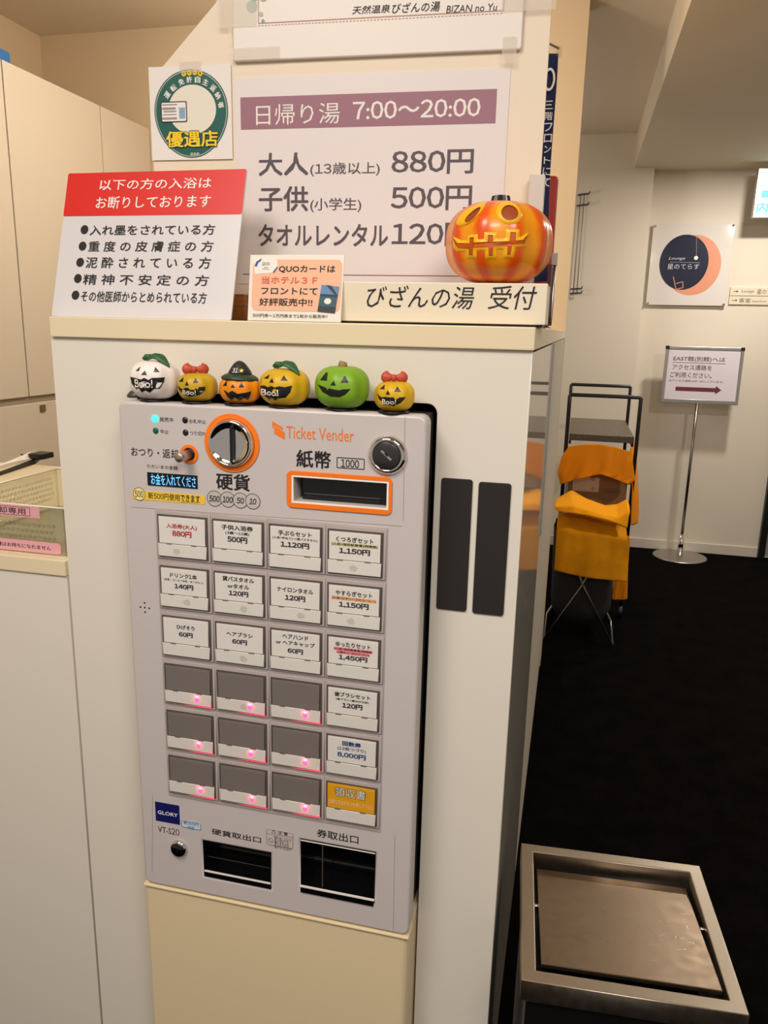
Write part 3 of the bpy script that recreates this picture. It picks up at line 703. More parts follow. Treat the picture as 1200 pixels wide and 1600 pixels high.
def small_pumpkin(label, xc, w, z1, colm, cen, rx, ry, feats, boo, topper, y=1.026):
    zb = 1.4905; h = (z1-zb)/2; pk = Pumpkin((xc, y, zb+h), w/2, h)
    pk.faceaz = math.atan2(-xc, y)                                   # features were measured facing the shopper's side
    t = thing('pumpkin_figurine', label, 'pumpkin figurine', (xc, y, zb), 'pumpkin figurines along the top of the ticket machine')
    vs, fs = pk.body(); MB().add(vs, fs, colm, True).build('pumpkin_body', t)
    fm = MB()
    for f in feats:
        v2, f2 = fill(norm(f, cen, rx, ry), 3)
        fm.add([pk.face(a, b, 0.0006) for a, b in v2], f2, BLACK, True)
    fc = fm.build('carved_face', t)
    if boo:
        v2, f2 = glyphs('Boo!', 0.01)
        (a0, b0), (a1, b1) = norm([boo[0], boo[1]], cen, rx, ry)
        MB().add([pk.face(a0+(a1-a0)*p, b0+(b1-b0)*q, 0.0011+k*0.00003) for p, q, k in v2], f2, WHITE).build('boo_lettering', t)
    pad = MB(); pad.lathe([(0.021, -0.0014), (0.021, 0.0008), (0.0001, 0.0008)], (xc, y-0.004, zb), (0, 0, 1), BLACK, 24); pad.build('base_pad', t)
    top = pk.p(0, math.pi/2)
    if topper == 'leaf':
        b = MB(); tip = pk.p(pk.faceaz+0.75, 0.72, 0.003); root = top+Vector((-0.008, -0.004, 0.0055)); n = 10; vs, fs = [], []
        dirv = (tip-root); side = dirv.cross(Vector((0, -0.3, 1))).normalized()
        for i in range(n+1):
            q = i/n; c = root+dirv*q+Vector((0, 0, 0.010*math.sin(math.pi*q))); hw = 0.0088*math.sin(math.pi*min(1, q*0.9+0.10))**0.8
            for k, dz in ((-1, -0.002), (0, 0.0015), (1, -0.002)): vs.append(c+side*hw*k+Vector((0, 0, dz)))
            for k in (1, 0, -1): vs.append(c+side*hw*k+Vector((0, 0, -0.004)))
        for i in range(n):
            for k in range(6): fs.append((i*6+k, i*6+(k+1) % 6, (i+1)*6+(k+1) % 6, (i+1)*6+k))
        b.add(vs, fs, LEAFG, True); b.tube([root+Vector((-0.006, 0, -0.002)), root+Vector((-0.002, 0, 0.002)), root+dirv*0.15+Vector((0, 0, 0.003))], 0.0032, LEAFG, 8, r2=0.004); b.build('leaf', t)
    elif topper == 'bow':
        b = MB(); s = 0.0085*w/0.058
        az = pk.faceaz; ux = Vector((math.cos(az), math.sin(az), 0))
        for sg in (-1, 1):
            vs, fs = [], []; n, m_ = 14, 10; c0 = top+ux*sg*s*1.05+Vector((0, -0.004, s*0.75))
            for j in range(m_+1):
                ph = -math.pi/2+math.pi*j/m_
                for i in range(n):
                    a = 2*math.pi*i/n; vs.append(c0+ux*(1.15*s*math.cos(a)*math.cos(ph))+Vector((0, 0.75*s*math.sin(a)*math.cos(ph), 1.0*s*math.sin(ph)*(0.8+0.25*sg*math.cos(a)))))
            for j in range(m_):
                for i in range(n): fs.append((j*n+i, j*n+(i+1) % n, (j+1)*n+(i+1) % n, (j+1)*n+i))
            b.add(vs, fs, BOWR, True)
        b.lathe([(0.0001, -s*0.6), (s*0.4, -s*0.45), (s*0.5, 0), (s*0.4, s*0.45), (0.0001, s*0.6)], top+Vector((0, -0.008, s*0.7)), (0, 0, 1), BOWR, 14)
        b.build('bow', t)
    elif topper == 'hat':
        b = MB(); b.lathe([(0.0001, -0.004), (0.026, -0.005), (0.0262, -0.002), (0.022, 0.001), (0.0165, 0.0035)], top, (0.05, 0, 1), HATG, 28); b.build('hat_brim', t)
        b = MB(); b.lathe([(0.0175, 0.0), (0.0155, 0.006), (0.0115, 0.012), (0.008, 0.0165), (0.004, 0.0195), (0.0001, 0.0205)], top+Vector((0, 0, 0.001)), (-0.02, 0.0, 1), HATB, 28); b.build('hat_crown', t)
        az = pk.faceaz-0.25
        HP = Plane(top+Vector((math.sin(az)*0.0155, -math.cos(az)*0.0155, 0.0062)), (math.cos(az), math.sin(az), 0), (-math.sin(az)*0.62, math.cos(az)*0.62, 1))
        pr = Print(HP, 0.0012); pr.text('31', -0.007, 0.0005, -0.0015, 0.0058, WHITE, 0.0, 0.2)
        pr.poly([((0.0036 if k % 2 == 0 else 0.0016)*math.sin(k*math.pi/5)+0.0062, (0.0036 if k % 2 == 0 else 0.0016)*math.cos(k*math.pi/5)+0.002) for k in range(10)], STAR); pr.build('hat_print', t)
    elif topper == 'stem':
        b = MB(); b.tube([top+Vector((0, 0, -0.004)), top+Vector((0, 0, 0.004)), top+Vector((0.001, 0, 0.0075))], 0.0072, STEMB, 10, r2=0.0055); b.build('stem', t)
W3 = lambda *p: list(p)
small_pumpkin('white pumpkin figurine with a green leaf, its black grin reading Boo', -0.5935, 0.0725, 1.5475, PUMP_W, (240, 300), 212, 178,
    [W3((78, 213), (108, 213), (114, 176)), W3((228, 217), (280, 217), (250, 178)), W3((132, 243), (176, 243), (160, 205)),
     W3((45, 268), (130, 285), (155, 268), (185, 288), (215, 268), (322, 262), (310, 310), (275, 365), (230, 365), (190, 400), (160, 380), (125, 398), (100, 362), (75, 375), (52, 330))],
    ((72, 358), (218, 285)), 'leaf')
small_pumpkin('mustard pumpkin figurine with a red bow, between the white and the orange pumpkins', -0.5262, 0.0575, 1.5325, PUMP_Y, (606, 366), 166, 122,
    [W3((460, 318), (487, 318), (483, 283)), W3((570, 322), (615, 318), (590, 285)), W3((508, 345), (540, 342), (522, 311)),
     W3((450, 350), (475, 375), (490, 378), (500, 365), (535, 362), (545, 378), (580, 380), (590, 365), (612, 375), (615, 355), (670, 352), (665, 385), (620, 420), (540, 435), (490, 420), (462, 390))],
    ((483, 420), (590, 383)), 'bow')
small_pumpkin('orange pumpkin figurine wearing a black witch hat marked 31', -0.4598, 0.0600, 1.5312, PUMP_O, (956, 395), 164, 115,
    [W3((823, 362), (850, 360), (846, 318)), W3((945, 368), (985, 365), (965, 328)), W3((885, 370), (915, 370), (900, 343)),
     W3((826, 393), (865, 415), (895, 395), (935, 420), (975, 412), (1042, 400), (1020, 468), (985, 450), (950, 472), (915, 450), (880, 470), (850, 445))],
    None, 'hat')
small_pumpkin('yellow pumpkin figurine with a green leaf and Boo on its black mouth', -0.3928, 0.0722, 1.5430, PUMP_Y2, (190, 274), 167, 144,
    [W3((55, 205), (80, 205), (82, 176)), W3((163, 213), (210, 213), (185, 180)), W3((90, 230), (122, 230), (108, 198)),
     W3((32, 262), (60, 255), (80, 268), (105, 255), (130, 265), (155, 255), (190, 262), (236, 248), (225, 300), (195, 340), (150, 345), (125, 362), (105, 345), (80, 360), (65, 340), (40, 310))],
    ((45, 330), (150, 282)), 'leaf')
small_pumpkin('green pumpkin figurine with a short tan stem and black smile', -0.3085, 0.0765, 1.5492, PUMP_G, (580, 294), 182, 144,
    [W3((437, 243), (475, 243), (472, 197), (458, 197)), W3((567, 252), (618, 250), (600, 213), (590, 213)), W3((502, 270), (538, 270), (525, 240)),
     W3((424, 270), (470, 290), (480, 305), (490, 292), (545, 300), (565, 302), (575, 297), (632, 292), (600, 330), (560, 347), (500, 345), (450, 320))],
    None, 'stem')
small_pumpkin('small yellow pumpkin figurine with a red bow at the right end of the row', -0.2338, 0.0560, 1.5320, PUMP_Y2, (933, 347), 135, 103,
    [W3((835, 297), (862, 297), (855, 270)), W3((930, 308), (975, 308), (950, 278)), W3((875, 328), (905, 328), (888, 301)),
     W3((822, 322), (845, 350), (870, 345), (895, 345), (925, 345), (940, 362), (965, 345), (1005, 342), (975, 380), (930, 402), (870, 392), (835, 365))],
    ((852, 392), (942, 360)), 'bow', y=1.022)
bc = MB(); p0 = Vector((-0.637, 1.045, 1.4905))
bc.lathe([(0.0001, 0.011), (0.008, 0.0095), (0.013, 0.004), (0.0135, 0.0)], p0, (0, 0, 1), DGREY, 20)
tag(bc.build('cable_cover', loc=p0), 'small dark rubber cap at the top left corner of the ticket machine', 'cap')

# ================================================================== SIGNS ON THE WORKTOP
TOP = 1.6055
# --- red and white notice leaning back
a = math.radians(17.3)
RP = Plane((0, 1.078, TOP), (1, 0, 0), (0, math.sin(a), math.cos(a)))
ns = thing('notice_sign', 'leaning metal notice with a red header and five bulleted lines of black writing', 'sign', RP.at(220, 494))
ou0, ou1 = RP.uv(80, 491)[0], RP.uv(361, 497)[0]; ov1 = RP.uv(246, 267)[1]; ov0 = 0.0
METW = mat('sign_panel_white', (214, 210, 212), 0.3)
pobj('sign_plate', RP, rrect(ou0, ou1, ov0, ov1, 0.003), METW, ns, d0=-0.0035, d1=0.0, bevel=0.0012)
vh = RP.uv(238, 336.5)[1]
hd = pobj('header_panel', RP, rrect(ou0+0.0006, ou1-0.0006, vh, ov1-0.0006, 0.0028), RED, ns, d0=0.0001, d1=0.0004)
pr = Print(RP, 0.0007); T = pr.tp
T('以下の方の入浴は', (155, 297.7), (331.7, 277), WHITE, 0.006); T('お断りしております', (149.3, 326.7), (331, 304.5), WHITE, 0.006)
for tx, p0, p1, bpt in (('入れ墨をされている方', (140, 368), (337, 350.5), (132.3, 359)), ('重 度 の 皮 膚 症 の 方', (137.5, 393.5), (334.3, 376.5), (129.3, 384.7)),
                        ('泥 酔 さ れ て い る 方', (133.5, 419), (330.7, 402), (125.5, 410)), ('精 神 不 安 定 の 方', (129.5, 445), (327.5, 430), (122, 435.3)),
                        ('その他医師からとめられている方', (126, 471.5), (324, 457), (118.3, 461.3))):
    T(tx, p0, p1, INK, 0.012); Print(RP, 0.0007).circle(bpt, 5.9, INK, sy=1.08).build('bullet', ns)
pr.build('lettering', ns)
b = MB(); c = RP.at(220, 494)
for x in (ou0+0.05, ou1-0.05):
    b.tube([RP.pt(x, ov1*0.75, -0.004), (x, RP.pt(x, ov1*0.75, 0).y+0.045, TOP+0.003)], 0.003, SILVER, 8)
b.build('easel_leg', ns)

# --- white partition panel with the posters
yaw = math.radians(2.6)
QP = Plane((-0.0715, 1.245, 0), (math.cos(yaw), math.sin(yaw), 0), (0, 0, 1))
pp = thing('display_panel', 'cream back panel with a slanted top left corner standing on the worktop behind the signs', 'display panel', QP.pt(-0.35, TOP, 0))
PANEL = mat('panel_cream', (236, 220, 197), 0.45)
ul = QP.uv(237, 200)[0]; s1 = QP.uv(250, 108); s2 = QP.uv(340, 0); slope = (s2[1]-s1[1])/(s2[0]-s1[0]); topz = 2.30
outl = [(ul, TOP+0.0005), (0.0, TOP+0.0005), (0.0, topz), (s1[0]+(topz-s1[1])/slope, topz), (ul, s1[1]+(ul-s1[0])*slope)]
pobj('panel_board', QP, outl, PANEL, pp, d0=-0.012, d1=-0.0005, bevel=0.001)
WOODF = woodgrain('brown_wood', (120, 66, 24), (158, 96, 40), 30, (1, 1, 8))
for u in (QP.uv(374, 470)[0], -0.09):
    o = MB().box(*[v for v in (QP.pt(u, 0).x-0.022, QP.pt(u, 0).x+0.022, QP.pt(u, 0).y-0.03, QP.pt(u, 0).y-0.001, TOP, TOP+0.042)], WOODF).build('wooden_foot', pp, bevel=0.001)
# price poster
ps = thing('price_poster', 'white laminated poster with a mauve banner of hours and grey bathing prices', 'poster', QP.at(570, 440))
a0, a1 = QP.uv(366, 125)[0], QP.uv(798, 107)[0]; b1 = QP.uv(580, 114)[1]; b0 = QP.uv(580, 446)[1]
pobj('poster_sheet', QP, rrect(a0, a1, b0, b1, 0.002), mat('poster_paper', (232, 222, 220), 0.35), ps, d0=0.0, d1=0.0009)
MAUVE = mat('mauve_banner', (154, 106, 122), 0.45); GTXT = mat('poster_grey_ink', (88, 74, 82), 0.5)
pr = Print(QP, 0.0012); T = pr.tp
g = [QP.uv(376.4, 178)[0], QP.uv(775.5, 165)[0], QP.uv(575, 198)[1], QP.uv(575, 146)[1]]
pr.poly(R4(g), MAUVE)
T('日帰り湯', (400.7, 196.5), (531.3, 160), PAPER, -0.004, d=0.0014); T('7:00～20:00', (551.4, 187.5), (751.6, 153), PAPER, 0.016, d=0.0014)
T('大人', (404.6, 275.3), (482, 238), GTXT, 0.022); T('(13歳以上)', (485, 276), (594, 253), GTXT, 0.010); T('880円', (611.6, 273), (741, 233), GTXT, 0.018)
T('子供', (405, 330.7), (482, 290.8), GTXT, 0.022); T('(小学生)', (485, 332), (565, 309), GTXT, 0.010); T('500円', (610.6, 329), (738.3, 290), GTXT, 0.018)
T('タオルレンタル', (404.3, 384.7), (607, 350), GTXT, 0.020); T('120円', (612, 384.7), (736, 348), GTXT, 0.018)
pr.line((380, 428.5), (780, 432), 0.0016, MAUVE)
pr.build('lettering', ps)
# upper poster in a white frame
up = thing('framed_poster', 'white mounted poster with a thin gold border taped at the top of the panel', 'poster', QP.at(590, 88))
c0, c1 = QP.uv(367, 88)[0], QP.uv(815, 80)[0]; d0_ = QP.uv(590, 89)[1]
pobj('mount_board', QP, rrect(c0, c1, d0_, topz-0.02, 0.004), mat('poster_board', (238, 230, 222), 0.4), up, d0=0.0, d1=0.007, bevel=0.002)
pr = Print(QP, 0.0076); GOLD = mat('border_gold', (190, 140, 120), 0.5)
f0 = QP.uv(406, 40); f1 = QP.uv(787, 37)
pr.ring([(f0[0], f0[1]), (f1[0], f0[1]), (f1[0], 2.26), (f0[0], 2.26)], [(f0[0]+0.0012, f0[1]+0.0012), (f1[0]-0.0012, f0[1]+0.0012), (f1[0]-0.0012, 2.2588), (f0[0]+0.0012, 2.2588)], GOLD)
for k in range(70):
    uu = f0[0]+(f1[0]-f0[0])*k/70; pr.poly([(uu, f0[1]-0.0032), (uu+0.0032, f0[1]-0.0032), (uu+0.0032, f0[1]-0.0024), (uu, f0[1]-0.0024)], GOLD)
pr.tp('天然温泉', (552, 25.7), (610.6, 9.8), INK, 0.006, 0.15); pr.tp('びざんの湯', (614, 24.5), (689, 4.5), INK, 0.006, 0.15); pr.tp('BIZAN no Yu', (698, 24), (777.7, 8), INK, 0.0, 0.15)
TEAL = mat('leaf_print', (176, 196, 190), 0.6); TEAL2 = mat('leaf_print_dark', (140, 172, 170), 0.6); OLV = mat('leaf_print_olive', (196, 196, 164), 0.6)
for p, r, mm in (((396, 13), 8, TEAL), ((400, 1), 4, TEAL2), ((414, -3), 7, OLV), ((410.5, 25), 3.2, OLV), ((413.5, 36), 2.6, TEAL2)): pr.circle(p, r, mm, d=0.0078)
pr.build('poster_print', up)
def tape(p0, p1, parent, d):
    q = px_rect(QP, p0, p1)
    pobj('tape', QP, R4(q), tape_mat(), parent, d0=d, d1=d+0.0003)
tape((339, -60), (404, 44), up, 0.0085); tape((788, -60), (868, 18), up, 0.0085); tape((362, 78), (440, 94), up, 0.0085); tape((786, 60), (806, 102), up, 0.0085); tape((360, 45), (366, 72), up, 0.0085)
# green oval sticker poster
gp = thing('oval_poster', 'white sheet with a dark green oval emblem and yellow writing taped on the panel', 'poster', QP.at(300, 250))
DP = 0.0
q = (QP.uv(236, 180)[0], QP.uv(363, 180)[0], QP.uv(300, 250)[1], QP.uv(300, 103)[1])
pobj('poster_sheet', QP, R4(q), mat('sticker_paper', (236, 228, 222), 0.45), gp, d0=0.0015, d1=0.0022)
DG = mat('emblem_green', (10, 88, 78), 0.45); CRM = mat('emblem_cream', (232, 224, 208), 0.5); BY = mat('emblem_yellow', (248, 208, 20), 0.45)
pr = Print(QP, 0.0025)
def oval(cx, cy, rx, ry):
    u, v = QP.uv(cx, cy); return u, v, abs(QP.uv(cx+rx, cy)[0]-u), abs(QP.uv(cx, cy-ry)[1]-v)
def egg(cx, cy, rx, ry, k=0.10):
    u, v, a_, b_ = oval(cx, cy, rx, ry)
    return [(u+a_*math.cos(t)*(1+k*math.sin(t)*0.6-0.02), v+b_*math.sin(t)) for t in [2*math.pi*i/56 for i in range(56)]]
pr.poly(egg(299.6, 179, 59, 70), DG)
pr.ring(egg(299.6, 179, 57, 68), egg(299.6, 179, 56.3, 67.2), CRM, 0.0027)
pr.poly(egg(301.5, 172, 38, 39, 0.0), CRM, 0.0028)
for ch, p, r in (('運', (262.7, 149.3), 50), ('転', (272.3, 138.3), 38), ('免', (284.5, 129), 22), ('許', (297, 125.3), 4), ('自', (310, 125.3), -4), ('主', (322.5, 129.3), -22), ('返', (334.3, 138.3), -40), ('納', (341.7, 150), -56), ('者', (346.5, 164.7), -76)):
    pr.glyph_at(ch, p, 10.2, r, WHITE, 0.025, 0.0030)
for ch, p in (('と', (288.7, 116)), ('く', (297.3, 114.6)), ('し', (305.7, 114)), ('ま', (314, 115.7))):
    pr.circle(p, 3.7, BY, d=0.0031); pr.glyph_at(ch, p, 4.2, 0, INK, 0.01, 0.0033)
# the small licence card in the middle
lq = px_rect(QP, (252.3, 160), (294, 191.5))
pr.poly(rrect(*lq, 0.0025), INK, 0.0031); pr.poly(rrect(lq[0]+0.0016, lq[1]-0.0016, lq[2]+0.0016, lq[3]-0.0016, 0.0018), PAPER, 0.0033)
for i, (x0, x1, hh) in enumerate(((255, 278, 1.2), (255, 276, 3), (257, 277, 1.6), (256, 277, 1.0), (255, 278, 2.6))):
    pr.rect((x0, 164+5.2*i), (x1, 164+5.2*i+hh), mat('card_print_grey', (150, 140, 136), 0.6), d=0.0035)
pr.rect((281, 169), (291, 186), mat('card_photo_blue', (130, 170, 196), 0.6), d=0.0035)
pr.tp('優遇店', (261, 232.5), (342.3, 203), mat('emblem_outline', (6, 60, 52), 0.5), 0.055, d=0.0036)
pr.tp('優遇店', (262, 231.3), (341.5, 204.3), BY, 0.022, d=0.0038)
pr.tp('徳島県', (299, 244), (313, 239), WHITE, 0.004, d=0.0036)
pr.build('emblem_print', gp)
tape((281, 94), (315, 113), gp, 0.0042)
# white bracket clipped on the panel edge
o = MB().box(QP.uv(827, 300)[0]-0.0715+0.0006, QP.uv(848, 300)[0]-0.0715+0.003, QP.pt(-0.02, 0).y-0.022, QP.pt(-0.02, 0).y-0.002, at(836, 345, 1.23).z, at(836, 274, 1.23).z, mat('bracket_white', (214, 204, 194), 0.45)).build('panel_bracket', bevel=0.001, loc=QP.at(836, 340))
tag(o, 'white plastic bracket on the right edge of the back panel above the large pumpkin', 'bracket')

# --- box sign of the counter
bs = thing('counter_sign', 'long cream box sign with brush lettering at the front of the worktop', 'sign', (-0.2, 1.09, TOP))
SP = front(1.078)
x1 = SP.uv(854.5, 470)[0]; zt = SP.uv(700, 441.5)[1]
SIGNC = mat('sign_cream', (232, 220, 196), 0.42)
bx('sign_box', -0.395, x1, 1.078, 1.186, TOP+0.003, zt, SIGNC, bs, bevel=0.0012)
bx('sign_base', -0.39, x1-0.004, 1.082, 1.182, TOP, TOP+0.003, BLACK, bs)
pr = Print(SP, 0.0006)
pr.tp('びざんの湯', (573, 480.5), (742, 447), INK, -0.006, 0.18); pr.tp('受付', (762, 483), (840, 447), INK, -0.006, 0.18)
pr.build('lettering', bs)
# --- prepaid card stand
a = math.radians(9)
CP = Plane((0, 1.066, TOP), (1, 0, 0), (0, math.sin(a), math.cos(a)))
cs = thing('card_notice', 'small white acrylic stand with a peach notice, in front of the long cream sign', 'sign', CP.at(460, 501))
q = (CP.uv(386.5, 500)[0], CP.uv(532.5, 502)[0], 0.0004, CP.uv(466, 398)[1])
pobj('notice_plate', CP, R4(q), mat('notice_white', (236, 228, 216), 0.4), cs, d0=-0.003, d1=0.0, bevel=0.0008)
MB().box(q[0], q[1], CP.O.y-0.004, CP.O.y+0.004, TOP, TOP+0.0006, ACRY).build('stand_foot', cs)
pr = Print(CP, 0.0005); PEACH = mat('peach_panel', (240, 184, 150), 0.5); CORAL = mat('coral_ink', (222, 92, 74), 0.5)
pr.rect((396, 405.5), (531, 487.5), PEACH, 0.008)
CT = CP
pr.pp([(396.5, 404), (434, 401), (434, 417), (426, 426.5), (398.5, 428.5)], PAPER, 0.0008)
DB = mat('logo_blue', (44, 84, 150), 0.5)
pr.pp([(398, 416), (401, 409), (406, 406), (409, 403.5), (408.5, 407.5), (404, 411), (401.5, 417)], DB, 0.0010)
pr.tp('QUO', (409.8, 415.5), (421.8, 409.8), INK, 0.006, 0.0, 0.0010); pr.line((413, 418.3), (419, 418), 0.0007, DB, 0.0010); pr.tp('SMILE', (410.5, 421.5), (421, 419.8), INK, d=0.0010); pr.pp([(426, 426), (434, 416), (434, 419), (429, 426)], DB, 0.0010)
pr.tp('QUOカードは', (435.7, 426.3), (524.4, 415.2), INK, 0.020, d=0.0010); pr.tp('当ホテル３Ｆ', (409, 443.5), (496.7, 432.5), CORAL, 0.018, d=0.0010)
pr.tp('フロントにて', (408.3, 459.8), (496.7, 450), INK, 0.016, d=0.0010); pr.tp('好評販売中!!', (405.3, 477.6), (488.7, 466.8), INK, 0.016, d=0.0010)
pr.tp('500円券～1万円券まで1枚から販売中！', (395, 495.4), (511.5, 492), INK, 0.004, d=0.0010)
pr.build('notice_print', cs)
pr = Print(CP, 0.0012)
SKY = mat('photo_sky', (92, 138, 186), 0.4); SEA = mat('photo_sea', (58, 92, 104), 0.4); DKB = mat('photo_dark', (50, 56, 66), 0.4)
cc = [(503, 445.3), (530.5, 448.2), (523.5, 489.5), (496.3, 486.8)]
pr.pp(cc, SEA); pr.pp([cc[0], cc[1], (528, 462), (500.8, 461)], SKY, 0.0014); pr.pp([(500.9, 459.5), (528, 461), (527.6, 464), (500.5, 462.5)], DKB, 0.0015)
pr.pp([(510, 445.8), (518, 446.6), (527.5, 460.5), (523, 460.5)], DKB, 0.0016)
pr.circle((512.5, 471), 5.5, PAPER, d=0.0016, sy=0.8); pr.pp([(498, 478), (525.3, 480.5), (523.5, 489.5), (496.3, 486.8)], DKB, 0.0016)
pr.build('card_picture', cs)

# --- large pumpkin lantern on the box sign
bpc = (-0.1165, 1.130, 0); bz0 = zt+0.0005; bz1 = at(780, 315, 1.13).z
BPK = Pumpkin((bpc[0], bpc[1], (bz0+bz1)/2), 0.0735, (bz1-bz0)/2, lobes=10, rib=0.045, phase=0.2)
BPK.faceaz = math.atan2(0.1165, 1.13)
lp = thing('pumpkin_lantern', 'large orange and yellow jack o lantern with a black stem on the cream box sign', 'pumpkin lantern', (bpc[0], bpc[1], bz0))
PSK = striped('lantern_skin', (230, 84, 10), (240, 152, 22), 10.0, 0.3, 0.2)
vs, fs = BPK.body(120, 64); MB().add(vs, fs, PSK, True).build('pumpkin_body', lp)
def bn(pts): return [((x-605)/503, (525-y)/383) for x, y in pts]
RIMY = mat('lantern_rim', (246, 184, 16), 0.35); HOLE = mat('lantern_hole', (196, 84, 10), 0.5); SOCK = mat('lantern_socket', (150, 62, 10), 0.6)
def offset2d(pts, wd):
    n = len(pts); area_ = sum(pts[i][0]*pts[(i+1) % n][1]-pts[(i+1) % n][0]*pts[i][1] for i in range(n)); sg = 1 if area_ > 0 else -1; out = []
    for i in range(n):
        a, b, c = Vector(pts[i-1]), Vector(pts[i]), Vector(pts[(i+1) % n])
        e1, e2 = (b-a).normalized(), (c-b).normalized(); n1, n2 = Vector((e1.y, -e1.x))*sg, Vector((e2.y, -e2.x))*sg
        k = (n1+n2); k = k/max(0.5, k.length_squared/2) if k.length > 0.05 else n1
        out.append((b.x+k.x*wd, b.y+k.y*wd))
    return out
def carve(name, inner, outer, parent, lift0=0.0004, lift1=0.0026):
    b = MB(); n = len(inner); rows = 4; vs, fs = [], []
    for j in range(rows+1):
        q = j/rows
        for i in range(n):
            x, y = outer[i][0]+(inner[i][0]-outer[i][0])*q, outer[i][1]+(inner[i][1]-outer[i][1])*q
            vs.append(BPK.face(x, y, lift0+(lift1-lift0)*math.sin(q*math.pi/2)))
    for j in range(rows):
        for i in range(n): fs.append((j*n+i, j*n+(i+1) % n, (j+1)*n+(i+1) % n, (j+1)*n+i))
    b.add(vs, fs, RIMY, True)
    v2, f2 = fill(inner, 3); b.add([BPK.face(x, y, lift1*0.45) for x, y in v2], f2, HOLE if name == 'mouth' else SOCK, True)
    return b.build(name, parent)
def dens(pts, k=3):
    out = []
    for i in range(len(pts)):
        a, b = pts[i], pts[(i+1) % len(pts)]
        for j in range(k): out.append((a[0]+(b[0]-a[0])*j/k, a[1]+(b[1]-a[1])*j/k))
    return out
def ell(cx, cy, rx, ry, rot, n=28):
    c, s = math.cos(rot), math.sin(rot)
    return [(cx+rx*math.cos(t)*c-ry*math.sin(t)*s, cy+rx*math.cos(t)*s+ry*math.sin(t)*c) for t in [2*math.pi*i/n for i in range(n)]]
carve('eye', bn(ell(350, 322, 82, 34, -0.75)), bn(ell(322, 295, 140, 78, -0.70)), lp)
carve('eye', bn(ell(690, 312, 76, 64, 0.1)), bn(ell(690, 295, 124, 108, 0.2)), lp)
mouth = [(200, 505), (238, 562), (342, 570), (345, 518), (382, 518), (386, 568), (508, 566), (510, 502), (552, 502), (554, 562), (700, 556), (702, 474), (748, 474), (750, 550), (815, 540), (868, 478),
         (835, 575), (790, 582), (722, 592), (715, 672), (688, 672), (684, 600), (562, 606), (558, 682), (524, 682), (518, 612), (382, 614), (376, 674), (338, 674), (334, 618), (245, 610), (222, 575)]
mi = bn(mouth); carve('mouth', dens(mi), dens(offset2d(mi, 0.072)), lp, 0.0003, 0.0018)
tp_ = BPK.p(0, math.pi/2)
b = MB(); vs, fs = [], []
for j, (r, z) in enumerate(((0.0155, -0.006), (0.0145, 0.002), (0.0125, 0.008), (0.0115, 0.0125))):
    for k in range(20): rr = r*(1+0.07*(1 if k % 2 else -1)); vs.append(tp_+Vector((rr*math.cos(k*math.pi/10), rr*math.sin(k*math.pi/10), z)))
for j in range(3):
    for k in range(20): fs.append((j*20+k, j*20+(k+1) % 20, (j+1)*20+(k+1) % 20, (j+1)*20+k))
fs.append(tuple(range(60, 80))); b.add(vs, fs, mat('stem_black', (40, 40, 42), 0.35)); b.build('stem', lp)

# --- mini banner behind the panel, red folder and metal card stand at the right end
mbn = thing('mini_banner', 'narrow navy banner with white writing hanging from a thin rod behind the panel', 'banner', (-0.06, 1.32, TOP))
YB = 1.32; FP = front(YB); NV = mat('banner_navy', (30, 40, 84), 0.7)
vs, fs = [], []; n = 14
for i in range(n+1):
    q = i/n; yv = 84+(440-84)*q
    xr = 872.5-0.047*(yv-84)-4*math.sin(q*2.8)**2; xl_ = 800
    for x in (xl_, xr): p = FP.at(x, yv); p.y += 0.004*math.sin(q*7); vs.append(p)
for i in range(n): fs.append((i*2, i*2+1, i*2+3, i*2+2))
bo = MB().add(vs, fs, NV, True).build('banner_cloth', mbn)
md = bo.modifiers.new('solid', 'SOLIDIFY'); md.thickness = 0.0015
pr = Print(front(YB-0.006), 0.0); 
u, v = pr.pl.uv(858.5, 124); pr.ring(ellipse(u, v, 0.0085, 0.016), ellipse(u, v, 0.0055, 0.0125), WHITE)
for i, ch in enumerate('三階フロントにて'):
    yv = 164+i*17.3; pr.glyph_at(ch, (858-0.035*(yv-160), yv), 13 if ch not in 'ント' else 11, 0, WHITE, 0.004)
pr.build('banner_print', mbn)
b = MB(); pt0 = FP.at(874, 76); ptl = FP.at(780, 30)
b.tube([ptl, pt0], 0.0016, SILVER, 8); b.tube([FP.at(790, 34), (FP.at(790, 34).x, YB, TOP)], 0.002, SILVER, 8); b.build('banner_pole', mbn)
bx('pole_clip', pt0.x-0.004, pt0.x+0.004, YB-0.004, YB+0.004, pt0.z-0.012, pt0.z+0.003, ACRY, mbn)
bx('banner_base', -0.16, -0.06, 1.29, 1.35, TOP, TOP+0.004, SILVER, mbn)
rf = MB(); z1 = at(868, 275, 1.36).z
rf.box(at(864, 380, 1.36).x-0.03, at(868.5, 340, 1.36).x, 1.352, 1.372, TOP, z1, mat('folder_red', (188, 52, 40), 0.5))
tag(rf.build('red_folder', bevel=0.006, loc=(-0.06, 1.36, TOP)), 'red upright folder edge beside the navy banner', 'folder')
ck = thing('clip_stand', 'small steel clip stand holding a dark card at the right end of the worktop', 'stand', (-0.044, 1.2, TOP))
q0, q1 = at(868, 402, 1.2), at(859, 509, 1.2)
b = MB(); b.tube([q1, (q1.x+0.001, 1.2, TOP+0.02), q0], 0.0022, SILVER, 8); b.build('stand_rod', ck)
b = MB(); b.lathe([(0.014, 0), (0.014, 0.002), (0.004, 0.005), (0.0001, 0.006)], (q1.x-0.012, 1.2, TOP), (0, 0, 1), SILVER, 20); b.build('stand_base', ck)
bx('clip', q0.x-0.006, q0.x+0.003, 1.194, 1.206, q0.z-0.012, q0.z+0.006, SILVER, ck, bevel=0.001)
